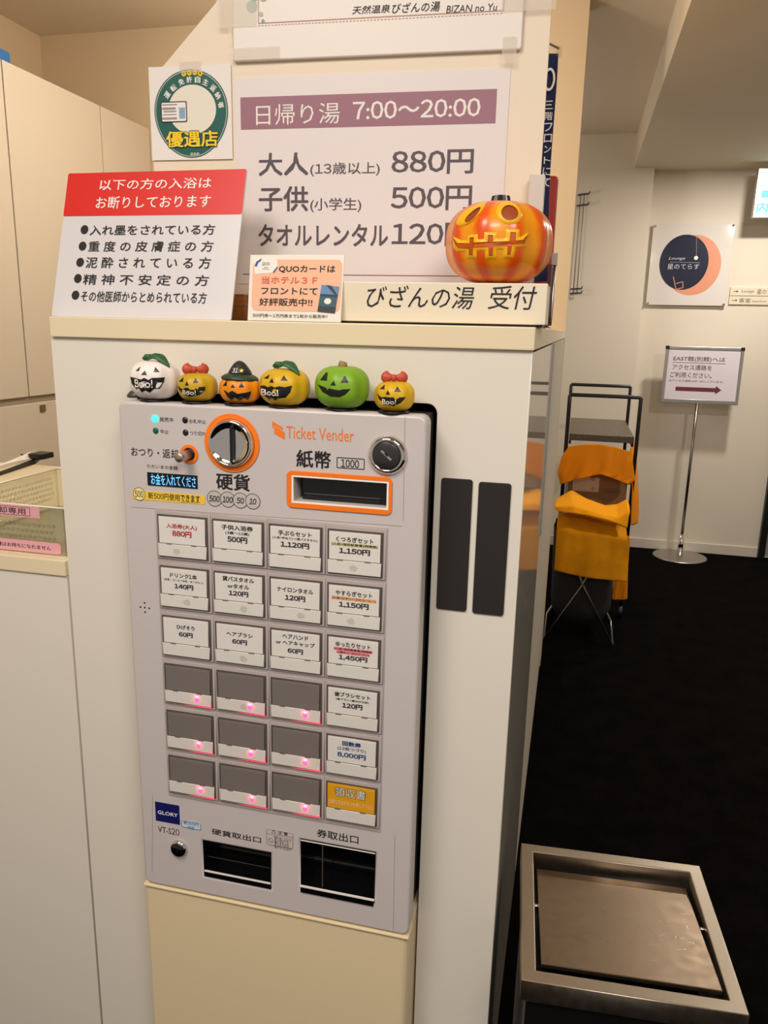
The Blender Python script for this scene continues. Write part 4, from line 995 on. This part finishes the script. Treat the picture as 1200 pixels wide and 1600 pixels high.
bx('held_card', q0.x-0.008, q0.x-0.003, 1.16, 1.24, TOP+0.003, q0.z-0.013, mat('card_maroon', (84, 22, 30), 0.5), ck)

# ================================================================== LEFT COUNTER AND OFFICE
fc = thing('front_counter', 'lower white reception counter to the left of the tall cabinet', 'counter', (-1.2, 1.4, 0))
bx('counter_front', -2.0, -0.7955, PF, PF+0.02, 0.0, 1.186, LAM, fc, bevel=0.001)
bx('counter_side', -2.0, -1.98, PF+0.021, 1.79, 0.0, 1.186, LAM, fc)
bx('counter_shelf', -1.979, -0.80, PF+0.021, 1.79, 0.70, 0.72, LAM, fc)
ft = bx('counter_worktop', -2.02, -0.7945, PF-0.004, 1.802, 1.1865, 1.2134, EDGE, bevel=0.0015, loc=(-1.2, 1.4, 1.1865))
tag(ft, 'tan worktop of the lower left counter, under the clear basket', 'worktop')
XC = -2.05
spans = ((2.012, 2.603), (2.606, 3.197), (3.2, 3.596))
labs = ('upper wall cabinet with plain cream door at the left edge of the picture',
        'upper wall cabinet with wide cream door between two door seams', 'upper wall cabinet with narrow cream door beside the display panel')
for (y0, y1), lab in zip(spans, labs):
    c = thing('wall_cabinet', lab, 'cabinet', (-2.3, (y0+y1)/2, 1.31), 'cream cabinets along the office wall')
    bx('cabinet_body', -2.605, XC-0.021, y0+0.001, y1-0.001, 1.312, 2.488, CAB, c)
    bx('cabinet_door', XC-0.02, XC, y0+0.002, y1-0.002, 1.309, 2.492, CAB, c, bevel=0.0025)
c = thing('base_cabinet', 'long lower cream cabinet with a small dark latch under the wall cabinets', 'cabinet', (-2.3, 2.5, 0))
bx('cabinet_body', -2.605, XC-0.021, 1.42, 3.595, 0.0, 1.262, CAB, c)
bx('cabinet_door', XC-0.02, XC+0.002, 1.42, 3.595, 0.08, 1.283, CAB, c, bevel=0.0025)
bx('latch', XC+0.002, XC+0.008, 2.655, 2.685, 1.245, 1.272, mat('latch_bronze', (110, 90, 66), 0.4), c)
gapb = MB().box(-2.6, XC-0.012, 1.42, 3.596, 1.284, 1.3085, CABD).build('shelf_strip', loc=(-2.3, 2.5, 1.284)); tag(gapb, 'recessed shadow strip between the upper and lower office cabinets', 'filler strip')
o = bx('storage_box', -2.38, XC-0.035, 2.45, 2.70, 2.4925, 2.545, mat('box_blue', (40, 110, 176), 0.5), bevel=0.008, loc=(-2.2, 2.5, 2.4925)); tag(o, 'blue plastic box on top of the office cabinets', 'box')

# clear basket with pink tapes
ZC = 1.2134
bk = thing('acrylic_basket', 'clear dimpled plastic basket with two pink tape labels on the left counter', 'basket', (-0.95, 1.22, ZC))
x0, x1, y0, y1, zt_ = -1.045, -0.806, 1.085, 1.390, ZC+0.083
b = MB()
def wallq(p, q, t=0.0035, z0=ZC+0.001, z1=zt_):
    p, q = Vector((*p, 0)), Vector((*q, 0)); n = (q-p).normalized(); n = Vector((-n.y, n.x, 0))*t
    vs = [(p.x, p.y, z0), (q.x, q.y, z0), (q.x+n.x, q.y+n.y, z0), (p.x+n.x, p.y+n.y, z0), (p.x, p.y, z1), (q.x, q.y, z1), (q.x+n.x, q.y+n.y, z1), (p.x+n.x, p.y+n.y, z1)]
    b.add(vs, [(0, 1, 5, 4), (2, 3, 7, 6), (4, 5, 6, 7), (0, 3, 2, 1), (1, 2, 6, 5), (0, 4, 7, 3)], ACRY)
wallq((x0, y0), (x1, y0)); wallq((x1, y0), (x1, y1)); wallq((x1, y1), (x0, y1)); wallq((x0, y1), (x0, y0))
b.box(x0, x1, y0, y1, ZC+0.0005, ZC+0.004, ACRY)
for i in range(28):
    for j in range(5):
        zz = ZC+0.018+j*0.0105; xx = x0+0.012+i*0.0095+(0.0047 if j % 2 else 0); yy = y0+0.020+i*0.0100+(0.005 if j % 2 else 0)
        if xx < x1-0.022 and j < 4: b.lathe([(0.0042, 0), (0.0032, 0.0018), (0.0001, 0.0026)], (xx, y0-0.0001, zz), (0, -1, 0), ACRY, 8)
        if yy < y1-0.015: b.lathe([(0.0040, 0), (0.0030, 0.0016), (0.0001, 0.0024)], (x0+0.0036, yy, zz+0.006), (1, 0, 0), ACRY, 8)
b.build('basket_wall', bk)
RIMC = mat('acrylic_rim', (226, 220, 196), 0.15)
b = MB(); b.tube([(x0, y0, zt_), (x1, y0, zt_), (x1, y1, zt_), (x0, y1, zt_)], 0.0018, RIMC, 8, closed=True); b.build('basket_rim', bk)
BKP = front(y0-0.0004); PINK = mat('pink_tape', (226, 164, 172), 0.6)
for (p0, p1, tx, t0, t1, r) in (((-40, 786), (63, 805.5), '返却専用', (-14, 800), (41, 791), 0), ((-60, 838), (96, 860), '鍵はお持ちになれません', (-2, 851), (81, 850), 0.006)):
    uu = BKP.uv(p1[0], (p0[1]+p1[1])/2)[0]; vm = BKP.uv(30, (p0[1]+p1[1])/2+2)[1]; hv = 0.0098
    tpo = pobj('pink_label', BKP, rrect(-1.04, uu, vm-hv, vm+hv, max(r, 0.001)), PINK, bk, d0=0.0026, d1=0.0031)
    pr = Print(BKP, 0.0034); e0, e1 = BKP.uv(*t0)[0], BKP.uv(*t1)[0]; hh = 0.0055 if r == 0 else 0.0038
    pr.text(tx, e0, e1, vm-hh, vm+hh, INK, 0.004); 
    if r == 0: pr.ring(rrect(-1.035, e1+0.009, vm-0.0075, vm+0.0075, 0.0015), rrect(-1.0343, e1+0.0083, vm-0.0068, vm+0.0068, 0.0009), INK)
    pr.build('label_print', tpo)
# clipboard
def onz(px, py, z):
    d = CR*((px-600)/FPX)+CD*((py-800)/FPX)+CF
    return EYE+d*((z-EYE.z)/d.z)
zb_ = ZC+0.010
n0, f0_ = onz(55, 719.5, zb_), onz(50, 713.5, zb_); n1 = onz(-60, 757, zb_); f1_ = n1+(f0_-n0).normalized()*0.001+Vector((-0.03, 0.30, 0))
f0_ = n0+Vector((-0.05, 0.10, 0)); f1_ = n1+Vector((-0.06, 0.32, 0))
cb = thing('clipboard', 'clipboard with white sheets and a black binder clip at the back of the left counter', 'clipboard', (n0.x, n0.y, ZC))
def prism(name, P4, z0, z1, material, hump=0.0):
    b = MB(); n = 8; vs, fs = [], []
    for i in range(n+1):
        t = i/n; a, c = P4[0].lerp(P4[1], t), P4[3].lerp(P4[2], t); h = hump*math.sin(math.pi*t)
        for p, z in ((a, z0), (c, z0), (c, z1+h), (a, z1+h*0.5)): vs.append((p.x, p.y, z))
    for i in range(n):
        for k in range(4): fs.append((i*4+k, i*4+(k+1) % 4, (i+1)*4+(k+1) % 4, (i+1)*4+k))
    fs += [(0, 1, 2, 3), (n*4+3, n*4+2, n*4+1, n*4)]
    return b.add(vs, fs, material).build(name, cb)
prism('board', (n0, n1, f1_, f0_), ZC+0.0004, zb_, BLACK)
sh = Vector((-0.02, 0.004, 0)); prism('paper_stack', (n0+sh, n1+sh, f1_+sh, f0_+sh), zb_+0.0003, zb_+0.004, PAPER, 0.012)
b = MB(); c = (n0+f0_)/2+Vector((0.02, -0.02, 0))
b.box(c.x-0.022, c.x+0.020, c.y-0.02, c.y+0.03, zb_+0.001, zb_+0.016, BLACK); b.tube([(c.x-0.02, c.y-0.015, zb_+0.014), (c.x-0.04, c.y-0.012, zb_+0.009), (c.x-0.055, c.y-0.01, zb_+0.010)], 0.0022, BLACK, 8)
b.build('binder_clip', cb, bevel=0.0015)

# ================================================================== STAINLESS BIN
ZB = 0.70
c1, c2, c3, c4 = Vector((-0.0066, 0.9414, 0)), Vector((0.2995, 0.9620, 0)), Vector((-0.0307, 1.2463, 0)), Vector((0.2770, 1.2685, 0))
cen = (c1+c2+c3+c4)/4; ex = ((c2-c1)+(c4-c3)).normalized(); ey = Vector((-ex.y, ex.x, 0)); Hh = 0.1535
tb = thing('waste_bin', 'square stainless steel waste bin with a scratched swing lid beside the cabinet', 'waste bin', (cen.x, cen.y, 0))
STL = scratched_steel('brushed_steel', (176, 164, 148), 0.36, (1, 14, 1)); STL2 = scratched_steel('lid_steel', (140, 122, 102), 0.36, (1, 1, 1))
TPL = Plane((cen.x, cen.y, ZB), ex, ey)
sq = lambda r: [(-r, -r), (r, -r), (r, r), (-r, r)]
def obox(name, u0, u1, v0, v1, z0, z1, material, bevel=0.0):
    b = MB(); vs = [TPL.pt(u, v, z-ZB) for z in (z0, z1) for v in (v0, v1) for u in (u0, u1)]
    b.add(vs, [(0, 2, 3, 1), (4, 5, 7, 6), (0, 1, 5, 4), (2, 6, 7, 3), (0, 4, 6, 2), (1, 3, 7, 5)], material); return b.build(name, tb, bevel=bevel)
fo = pobj('lid_frame', TPL, sq(Hh), STL, tb, holes=[sq(0.1325)], d0=-0.036, d1=0.0, bevel=0.0015)
obox('bin_body', -Hh+0.008, Hh-0.008, -Hh+0.008, Hh-0.008, 0.012, ZB-0.0365, mat('bin_dark', (14, 13, 13), 0.35), 0.003)
obox('bin_base', -Hh+0.004, Hh-0.004, -Hh+0.004, Hh-0.004, 0.0, 0.012, STL, 0.002)
b = MB(); tl = math.radians(6)
def lidp(u, v, w_): return TPL.pt(u, v*math.cos(tl), -0.0085+v*math.sin(tl)*-1+w_)
r_, rv = 0.1255, 0.1235
vs = [lidp(u, v, w_) for w_ in (-0.008, 0.0) for v in (-rv, rv-0.006) for u in (-r_, r_)]
b.add(vs, [(0, 2, 3, 1), (4, 5, 7, 6), (0, 1, 5, 4), (2, 6, 7, 3), (0, 4, 6, 2), (1, 3, 7, 5)], STL2)
SCR = mat('scratch_light', (190, 176, 160), 0.25, 1.0)
for k in range(70):
    u, v = random.gauss(0.03, 0.05), random.gauss(-0.01, 0.045)
    if abs(u) > 0.115 or abs(v) > 0.115: continue
    a = random.gauss(0.45, 0.5); L = random.choice((0.002, 0.003, 0.004, 0.008)); wd = 0.00018
    d = Vector((math.cos(a), math.sin(a))); n = Vector((-d.y, d.x))*wd
    b.add([lidp(u-d.x*L-n.x, v-d.y*L-n.y, 0.0002), lidp(u+d.x*L-n.x, v+d.y*L-n.y, 0.0002), lidp(u+d.x*L+n.x, v+d.y*L+n.y, 0.0002), lidp(u-d.x*L+n.x, v-d.y*L+n.y, 0.0002)], [(0, 1, 2, 3)], SCR)
b.build('swing_lid', tb, bevel=0.001)
for s_ in (-1, 1):
    MB().lathe([(0.0028, 0), (0.0028, 0.009), (0.0001, 0.0095)], TPL.pt(s_*0.1335, 0.012, -0.011), ex*-s_, CHROME, 12).build('hinge_pin', tb)

# ================================================================== CORRIDOR
# --- floor sign on a pole
YS = 5.85; SG = front(YS)
fs_ = thing('floor_sign_stand', 'white notice with a maroon arrow on a chrome pole stand in the corridor', 'sign stand', (0.857, 5.86, 0))
q = (0.6083, 1.1218, 1.1290, 1.5230)
pobj('sign_frame', SG, rrect(*q, 0.006), SILVER, fs_, holes=[R4((q[0]+0.022, q[1]-0.022, q[2]+0.028, q[3]-0.022))], d0=-0.022, d1=0.0, bevel=0.003)
bx('sign_face', q[0]+0.021, q[1]-0.021, YS+0.004, YS+0.018, q[2]+0.027, q[3]-0.021, mat('notice_paper', (226, 218, 226), 0.5), fs_)
for x in (q[0], q[1]-0.022): bx('corner_cap', x-0.002, x+0.024, YS-0.003, YS+0.02, q[3]-0.022, q[3]+0.002, BLACK, fs_, bevel=0.003)
FPn = front(YS+0.003); pr = Print(FPn, 0.0); BRN = mat('brown_ink', (120, 96, 92), 0.6); MRN = mat('maroon_arrow', (112, 44, 54), 0.5)
pr.text('EAST館(別館)へは', 0.665, 1.005, 1.418, 1.456, BRN, 0.012); pr.poly([(0.66, 1.410), (1.01, 1.410), (1.01, 1.413), (0.66, 1.413)], BRN)
pr.text('アクセス通路を', 0.665, 0.925, 1.362, 1.398, BRN, 0.008); pr.text('ご利用ください。', 0.655, 0.93, 1.308, 1.345, BRN, 0.008); pr.text('(※アクセス通路は4F・5Fにございます)', 0.65, 1.01, 1.276, 1.294, BRN, 0.0)
pr.poly([(0.70, 1.215), (0.965, 1.215), (0.965, 1.200), (1.003, 1.229), (0.965, 1.258), (0.965, 1.243), (0.70, 1.243)], MRN); pr.build('lettering', fs_)
b = MB(); bxp, byp = 0.857, 5.86
b.tube([(bxp, byp, 0.16), (bxp, byp, q[2]+0.01)], 0.010, mat('pole_steel', (128, 120, 110), 0.3, 1.0), 12); b.build('pole', fs_)
MB().lathe([(0.021, 0.0), (0.019, 0.08), (0.012, 0.165), (0.0001, 0.17)], (bxp, byp, 0.01), (0, 0, 1), CHROME, 20).build('pole_socket', fs_)
MB().lathe([(0.19, 0), (0.19, 0.006), (0.18, 0.010), (0.03, 0.016), (0.0001, 0.016)], (bxp, byp, 0.0), (0, 0, 1), SILVER, 48).build('base_disc', fs_)
# --- lounge wall sign
YW = 6.03; LP = front(YW-0.028)
ls = thing('lounge_sign', 'square acrylic wall sign with a navy moon over a coral disc', 'sign', (0.725, YW-0.02, 1.80))
q = (LP.uv(1015, 415)[0], LP.uv(1141, 415)[0], LP.uv(1071, 477)[1], LP.uv(1085, 350)[1])
bx('acrylic_panel', q[0], q[1], YW-0.028, YW-0.020, q[2], q[3], mat('acrylic_white', (222, 216, 208), 0.08, coat=0.3), ls, bevel=0.001)
pr = Print(LP, 0.001); CORD = mat('coral_disc', (222, 150, 116), 0.3); NVD = mat('navy_disc', (32, 36, 58), 0.2)
def circ(cx, cy, rx, ry, m_, d):
    u, v = LP.uv(cx, cy); pr.poly(ellipse(u, v, abs(LP.uv(cx+rx, cy)[0]-u), abs(LP.uv(cx, cy-ry)[1]-v), 56), m_, d)
circ(1082.5, 414.5, 44, 47.5, CORD, 0.001); circ(1068.5, 410, 38.5, 43.5, NVD, 0.0016)
LT = mat('sign_pale_ink', (206, 202, 206), 0.5); CH = mat('chair_line', (190, 130, 108), 0.5)
pr.tp('Lounge', (1044.5, 407), (1071, 401.3), LT, 0.0, 0.3, 0.0022); pr.tp('星のてらす', (1042.5, 420.5), (1093, 412.5), LT, 0.0, d=0.0022)
pr.line((1047, 409.5), (1094, 410.5), 0.0015, LT, 0.0022); pr.line((1088.5, 370), (1088, 400), 0.0012, LT, 0.0022); pr.circle((1087.5, 403), 3.2, WHITE, d=0.0022)
for a_, b_ in (((1052, 432), (1056, 452)), ((1056, 443), (1067.5, 440)), ((1067, 440), (1067, 450)), ((1055, 452), (1067, 449.5))): pr.line(a_, b_, 0.006, CH, 0.0022)
pr.build('sign_print', ls)
for x in (q[0]+0.012, q[1]-0.012):
    for z in (q[2]+0.012, q[3]-0.012): MB().lathe([(0.0085, -0.024), (0.0085, 0.008), (0.006, 0.011), (0.0001, 0.012)], (x, YW-0.028, z), (0, -1, 0), CHROME, 14).build('standoff', ls)
# --- direction plates
for lab, v0, v1, t1, t2 in (('upper cream direction plate with an arrow beside the lounge sign', 1.876, 1.932, 'Lounge', '星のてらす'), ('lower cream direction plate with an arrow beside the lounge sign', 1.816, 1.872, '客室', '')):
    dp_ = thing('direction_plate', lab, 'sign', (1.25, YW, v0), 'direction plates on the corridor wall')
    bx('plate', 1.010, 1.55, YW-0.012, YW-0.001, v0, v1, mat('plate_cream', (226, 216, 190), 0.4), dp_, bevel=0.001)
    pr = Print(front(YW-0.0125), 0.0003); vm = (v0+v1)/2
    pr.poly([(1.030, vm-0.002), (1.060, vm-0.002), (1.060, vm+0.002), (1.030, vm+0.002)], GTXT); pr.poly([(1.050, vm+0.010), (1.064, vm), (1.050, vm-0.010), (1.055, vm)], GTXT)
    if t2: pr.text(t1, 1.083, 1.165, vm-0.012, vm+0.011, GTXT, 0.0, 0.3); pr.text(t2, 1.185, 1.34, vm-0.016, vm+0.016, GTXT, 0.0)
    else: pr.text(t1, 1.075, 1.15, vm-0.015, vm+0.015, GTXT, 0.0); pr.text('Guest Room', 1.16, 1.25, vm-0.010, vm+0.002, GTXT, 0.0)
    pr.build('lettering', dp_)
# --- lit exit sign under the ceiling
es = thing('exit_sign', 'lit white and green exit sign under the corridor ceiling at the right edge', 'exit sign', (1.23, 5.82, 2.35))
EW = mat('exit_lit_white', (214, 246, 242), 0.4, emit=1.0); EG = mat('exit_lit_green', (10, 170, 176), 0.4, emit=0.6)
e0, e1, ez0, ez1 = 1.056, 1.42, 2.372, 2.652
bx('sign_housing', e0, e1, 5.805, 5.86, ez0-0.012, ez1+0.012, SILVER, es, bevel=0.003); bx('lit_panel', e0+0.010, e1-0.010, 5.800, 5.8045, ez0, ez1, EW, es)
bx('ceiling_mount', 1.2, 1.28, 5.815, 5.85, ez1+0.0125, 2.70, SILVER, es)
pr = Print(front(5.7995), 0.0); pr.poly(R4((e0+0.035, e1-0.02, ez0+0.11, ez0+0.155)), EG); pr.text('内', e0+0.016, e0+0.085, ez0+0.015, ez0+0.085, EG, 0.03); pr.build('sign_print', es)
# --- wire hook rail on the end wall
hk = thing('wire_hook_rail', 'pair of thin hanging wires with small black clips on the end wall', 'hanging wires', (-0.045, 5.88, 1.85))
b = MB()
for dx in (-0.012, 0.014): b.tube([(-0.045+dx, 5.885, 2.53), (-0.045+dx, 5.885, 1.87)], 0.0026, mat('wire_grey', (150, 142, 128), 0.4, 0.6), 6)
b.build('wires', hk)
for z in (2.53, 2.46, 1.90, 1.87): 
    b = MB(); b.tube([(-0.075, 5.88, z), (0.0, 5.86, z+0.004)], 0.006, DGREY, 8); b.tube([(0.0, 5.86, z+0.004), (0.005, 5.86, z+0.02)], 0.004, DGREY, 6); b.build('clip', hk)

# --- trolley
tr = thing('trolley', 'long black framed trolley with a dark wood top behind the laundry hamper', 'trolley', (0.17, 4.7, 0))
FB = mat('black_tube', (22, 22, 24), 0.4); WD = woodgrain('dark_wood', (74, 62, 52), (104, 90, 76), 14, (6, 0.6, 6), 0.4)
x0, x1, ya, yb, zs = -0.004, 0.344, 4.42, 5.30, 1.0475
for y in (ya-0.002, yb+0.01):
    b = MB(); xx0, xx1 = x0-0.014, x1+0.014; b.tube([(xx0, y, 0.07), (xx0, y, 1.2), (xx0, y, 1.260), (xx0+0.004, y, 1.265), (xx1-0.004, y, 1.265), (xx1, y, 1.260), (xx1, y, 1.2), (xx1, y, 0.07)], 0.0105, FB, 8)
    b.build('handle_frame', tr)
bx('wood_top', x0, x1, ya+0.011, yb-0.002, zs-0.036, zs, WD, tr, bevel=0.002)
bx('shelf', x0, x1, ya+0.011, yb-0.002, 0.600, 0.622, WD, tr); bx('shelf', x0, x1, ya+0.011, yb-0.002, 0.15, 0.172, WD, tr)
for x in (x0, x1-0.012): bx('side_rail', x, x+0.012, ya+0.011, yb-0.002, zs-0.056, zs-0.037, FB, tr)
for x in (x0-0.014, x1+0.014):
    for y in (ya, yb): MB().lathe([(0.034, -0.012), (0.036, -0.006), (0.036, 0.006), (0.034, 0.012)], (x, y+0.002, 0.036), (1, 0, 0), FB, 18).build('wheel', tr)
# cardboard box on the shelf
cbx = thing('cardboard_box', 'brown cardboard box with a white label on the trolley shelf between the towels', 'box', (0.16, 4.5, 0.622))
bx('carton', 0.01, 0.332, 4.437, 4.95, 0.6225, 0.88, mat('cardboard', (150, 108, 66), 0.7), cbx, bevel=0.002)
pr = Print(front(4.4365), 0.0006); pr.rect((896, 744), (935, 769), mat('label_paper', (226, 196, 170), 0.6)); pr.tp('YE-', (922, 751), (931, 746), INK, d=0.001); pr.tp('(I)', (924, 766), (929, 762), INK, d=0.001)
pr.frame((946, 763), (968, 771), 0.003, GTXT); pr.tp('HOME', (948, 770), (966, 766), GTXT, d=0.001) if False else None
pr.rect((949, 765.5), (965, 769), mat('stamp_grey', (120, 96, 80), 0.7)); pr.rect((919, 783), (935, 785.5), INK)
pr.build('box_label', cbx)

# --- cloth helper
def resample(pts, n):
    pts = [Vector(p) for p in pts]; L = [0]
    for i in range(1, len(pts)): L.append(L[-1]+(pts[i]-pts[i-1]).length)
    out = []
    for k in range(n+1):
        d = L[-1]*k/n; i = 1
        while i < len(pts)-1 and L[i] < d: i += 1
        t = (d-L[i-1])/max(1e-9, L[i]-L[i-1]); out.append(pts[i-1]+(pts[i]-pts[i-1])*t)
    return out
def cloth(name, label, rows, material, n=48, m_=20, amp=0.012, waves=5, thick=0.007, group=None, phase=0.0, grow=True):
    """lofted towel: rows are edge polylines from top to hem"""
    R = [resample(r, n) for r in rows]; vs, fs = [], []
    for j in range(m_+1):
        q = j/m_*(len(R)-1); k = min(int(q), len(R)-2); t = q-k
        for i in range(n+1):
            p = R[k][i].lerp(R[k+1][i], t)
            g_ = (j/m_ if grow else 1.0)
            dd = amp*g_*(math.sin(waves*2*math.pi*i/n+phase)+0.4*math.sin(waves*4.3*math.pi*i/n+1.0+2*q))
            vs.append((p.x+dd*0.25, p.y-dd, p.z+0.15*dd))
    for j in range(m_):
        for i in range(n): a_ = j*(n+1)+i; fs.append((a_, a_+1, a_+n+2, a_+n+1))
    cx = sum(v[0] for v in vs)/len(vs); cy = sum(v[1] for v in vs)/len(vs); cz = min(v[2] for v in vs)
    b = MB(); b.add(vs, fs, material, True); o = b.build(name, loc=(cx, cy, cz))
    md = o.modifiers.new('solid', 'SOLIDIFY'); md.thickness = thick; md.offset = 0
    md = o.modifiers.new('sub', 'SUBSURF'); md.levels = 1; md.render_levels = 1
    tag(o, label, 'towel', group); return o
TW = mat('towel_orange', (228, 138, 16), 0.9, bump=0.6, bscale=260, spec=0.2)
TW2 = mat('towel_bright', (250, 168, 12), 0.9, bump=0.6, bscale=260, spec=0.2)
TW3 = mat('towel_amber', (220, 146, 10), 0.9, bump=0.9, bscale=220, var=0.10, vscale=18, spec=0.2)
A = lambda x, y, yy: at(x, y, yy)
cloth('towel', 'orange towel draped from under the wooden trolley top over the cardboard box',
      [[A(889, 697, 4.39), A(915, 694, 4.38), A(940, 694, 4.38), A(965, 699, 4.38), A(985, 706, 4.38)],
       [A(878, 712, 4.37), A(912, 716, 4.35), A(940, 717, 4.35), A(965, 720, 4.35), A(989, 722, 4.37)],
       [A(871, 738, 4.36), A(908, 738, 4.33), A(940, 737, 4.33), A(965, 742, 4.33), A(992, 750, 4.36)],
       [A(875, 757, 4.36), A(905, 748, 4.32), A(938, 741, 4.32), A(960, 748, 4.32), A(983, 758, 4.35)]], TW, amp=0.011, waves=3.5)
cloth('towel', 'orange towel end hanging down the right side of the trolley',
      [[A(985, 703, 4.41), A(988, 690, 4.72), A(991, 688, 4.92)], [A(987, 735, 4.40), A(993, 730, 4.62), A(995, 728, 4.92)], [A(988, 765, 4.40), A(997, 775, 4.57), A(996, 770, 4.92)], [A(985, 822, 4.39), A(996, 818, 4.52), A(997, 800, 4.92)]],
      TW, amp=0.010, waves=1.5, n=24)
# laundry hamper
YH = 3.95; lh = thing('laundry_hamper', 'folding laundry hamper with a black fabric bag on crossed steel legs', 'laundry hamper', (0.14, 4.15, 0))
HB = mat('hamper_black', (34, 34, 37), 0.8, bump=0.3, bscale=90); WIRE = mat('steel_wire', (176, 170, 162), 0.3, 1.0)
zx = 0.3268
for y in (YH, YH+0.41):
    pass
yr = YH+0.38; fr, fl = Vector((0.3011, YH, 0.006)), Vector((-0.052, YH, 0.006)); cx_, cz_ = 0.1219, 0.3268
b = MB()   # leg that foots at the right: front rod, floor rod, rear rod
top_l, top_r = Vector((-0.02, YH, 0.585)), Vector((0.255, YH, 0.585))
def bow(p, q, y): return [Vector((p.x, y, p.z)), Vector((cx_+0.03*(1 if p.x > cx_ else -1), y, cz_+0.075)), Vector((cx_, y, cz_)), Vector((q.x, y, q.z))]
pts = bow(top_l, fr, YH)+[Vector((fr.x+0.006, yr, 0.006))]+[p for p in bow(top_l, fr, yr)[::-1][1:]]
b.tube(pts, 0.0062, WIRE, 8); b.build('leg_frame', lh)
b = MB(); pts = bow(top_r, fl, YH-0.013)+[Vector((fl.x, yr+0.013, 0.006))]+[p for p in bow(top_r, fl, yr+0.013)[::-1][1:]]
b.tube(pts, 0.0062, WIRE, 8); b.build('leg_frame', lh)
b = MB()
for x in (top_l.x, top_r.x): b.tube([(x, YH, 0.587), (x, yr, 0.587)], 0.008, WIRE, 8)
b.build('top_bar', lh)
vs, fs = [], []; n = 40; rows = 12
for j in range(rows+1):
    t = j/rows; z = 0.60-0.515*t; hw = 0.165-0.012*t-(0.05*max(0, t-0.85)/0.15)**1; hd = 0.165-0.02*t-(0.04*max(0, t-0.85)/0.15)
    for i in range(n):
        a_ = 2*math.pi*i/n; c_, s_ = math.cos(a_), math.sin(a_); k_ = (abs(c_)**5+abs(s_)**5)**(-0.2)
        vs.append((0.122+hw*c_*k_+0.003*math.sin(5*a_+t*4), (YH+yr)/2+hd*s_*k_+0.004*math.sin(7*a_+3*t), z))
for j in range(rows):
    for i in range(n): fs.append((j*n+i, j*n+(i+1) % n, (j+1)*n+(i+1) % n, (j+1)*n+i))
fs.append(tuple(rows*n+i for i in range(n)))
MB().add(vs, fs, HB, True).build('fabric_bag', lh)
cloth('towel', 'amber towel hanging over the front of the laundry hamper',
      [[A(872, 800, 4.05), A(900, 803, 4.0), A(940, 809, 4.0), A(978, 818, 4.03)], [A(870, 822, 3.93), A(900, 832, 3.91), A(940, 836, 3.91), A(980, 842, 3.93)],
       [A(868, 860, 3.92), A(900, 868, 3.90), A(940, 872, 3.90), A(982, 872, 3.95)], [A(865.5, 891, 3.92), A(900, 900, 3.90), A(940, 906, 3.90), A(979, 909, 3.93)]], TW3, amp=0.007, waves=2.5)
cloth('towel', 'bright yellow orange towel folded in a heap on top of the laundry hamper',
      [[A(869, 782, 4.18), A(893, 768, 4.25), A(915, 781, 4.2), A(945, 792, 4.2), A(965, 790, 4.2), A(980, 782, 4.2)],
       [A(868, 788, 4.05), A(893, 776, 4.08), A(915, 786, 4.05), A(945, 797, 4.05), A(965, 796, 4.05), A(983, 787, 4.05)],
       [A(867, 793, 3.93), A(895, 792, 3.90), A(918, 799, 3.9), A(945, 807, 3.9), A(965, 810, 3.9), A(984, 800, 3.92)],
       [A(872, 799, 3.92), A(897, 803, 3.88), A(920, 807, 3.88), A(945, 813, 3.88), A(965, 819, 3.88), A(979, 826, 3.90)]], TW2, amp=0.006, waves=2, thick=0.020)
cloth('towel', 'orange towel hanging low behind the hamper on its right side',
      [[A(968, 830, 4.38), A(979, 835, 4.38), A(984, 840, 4.40)], [A(962, 880, 4.385), A(976, 884, 4.385), A(981, 886, 4.40)], [A(956, 937, 4.385), A(972, 938, 4.385), A(980, 936, 4.40)]], TW, amp=0.004, waves=1.5, n=20)
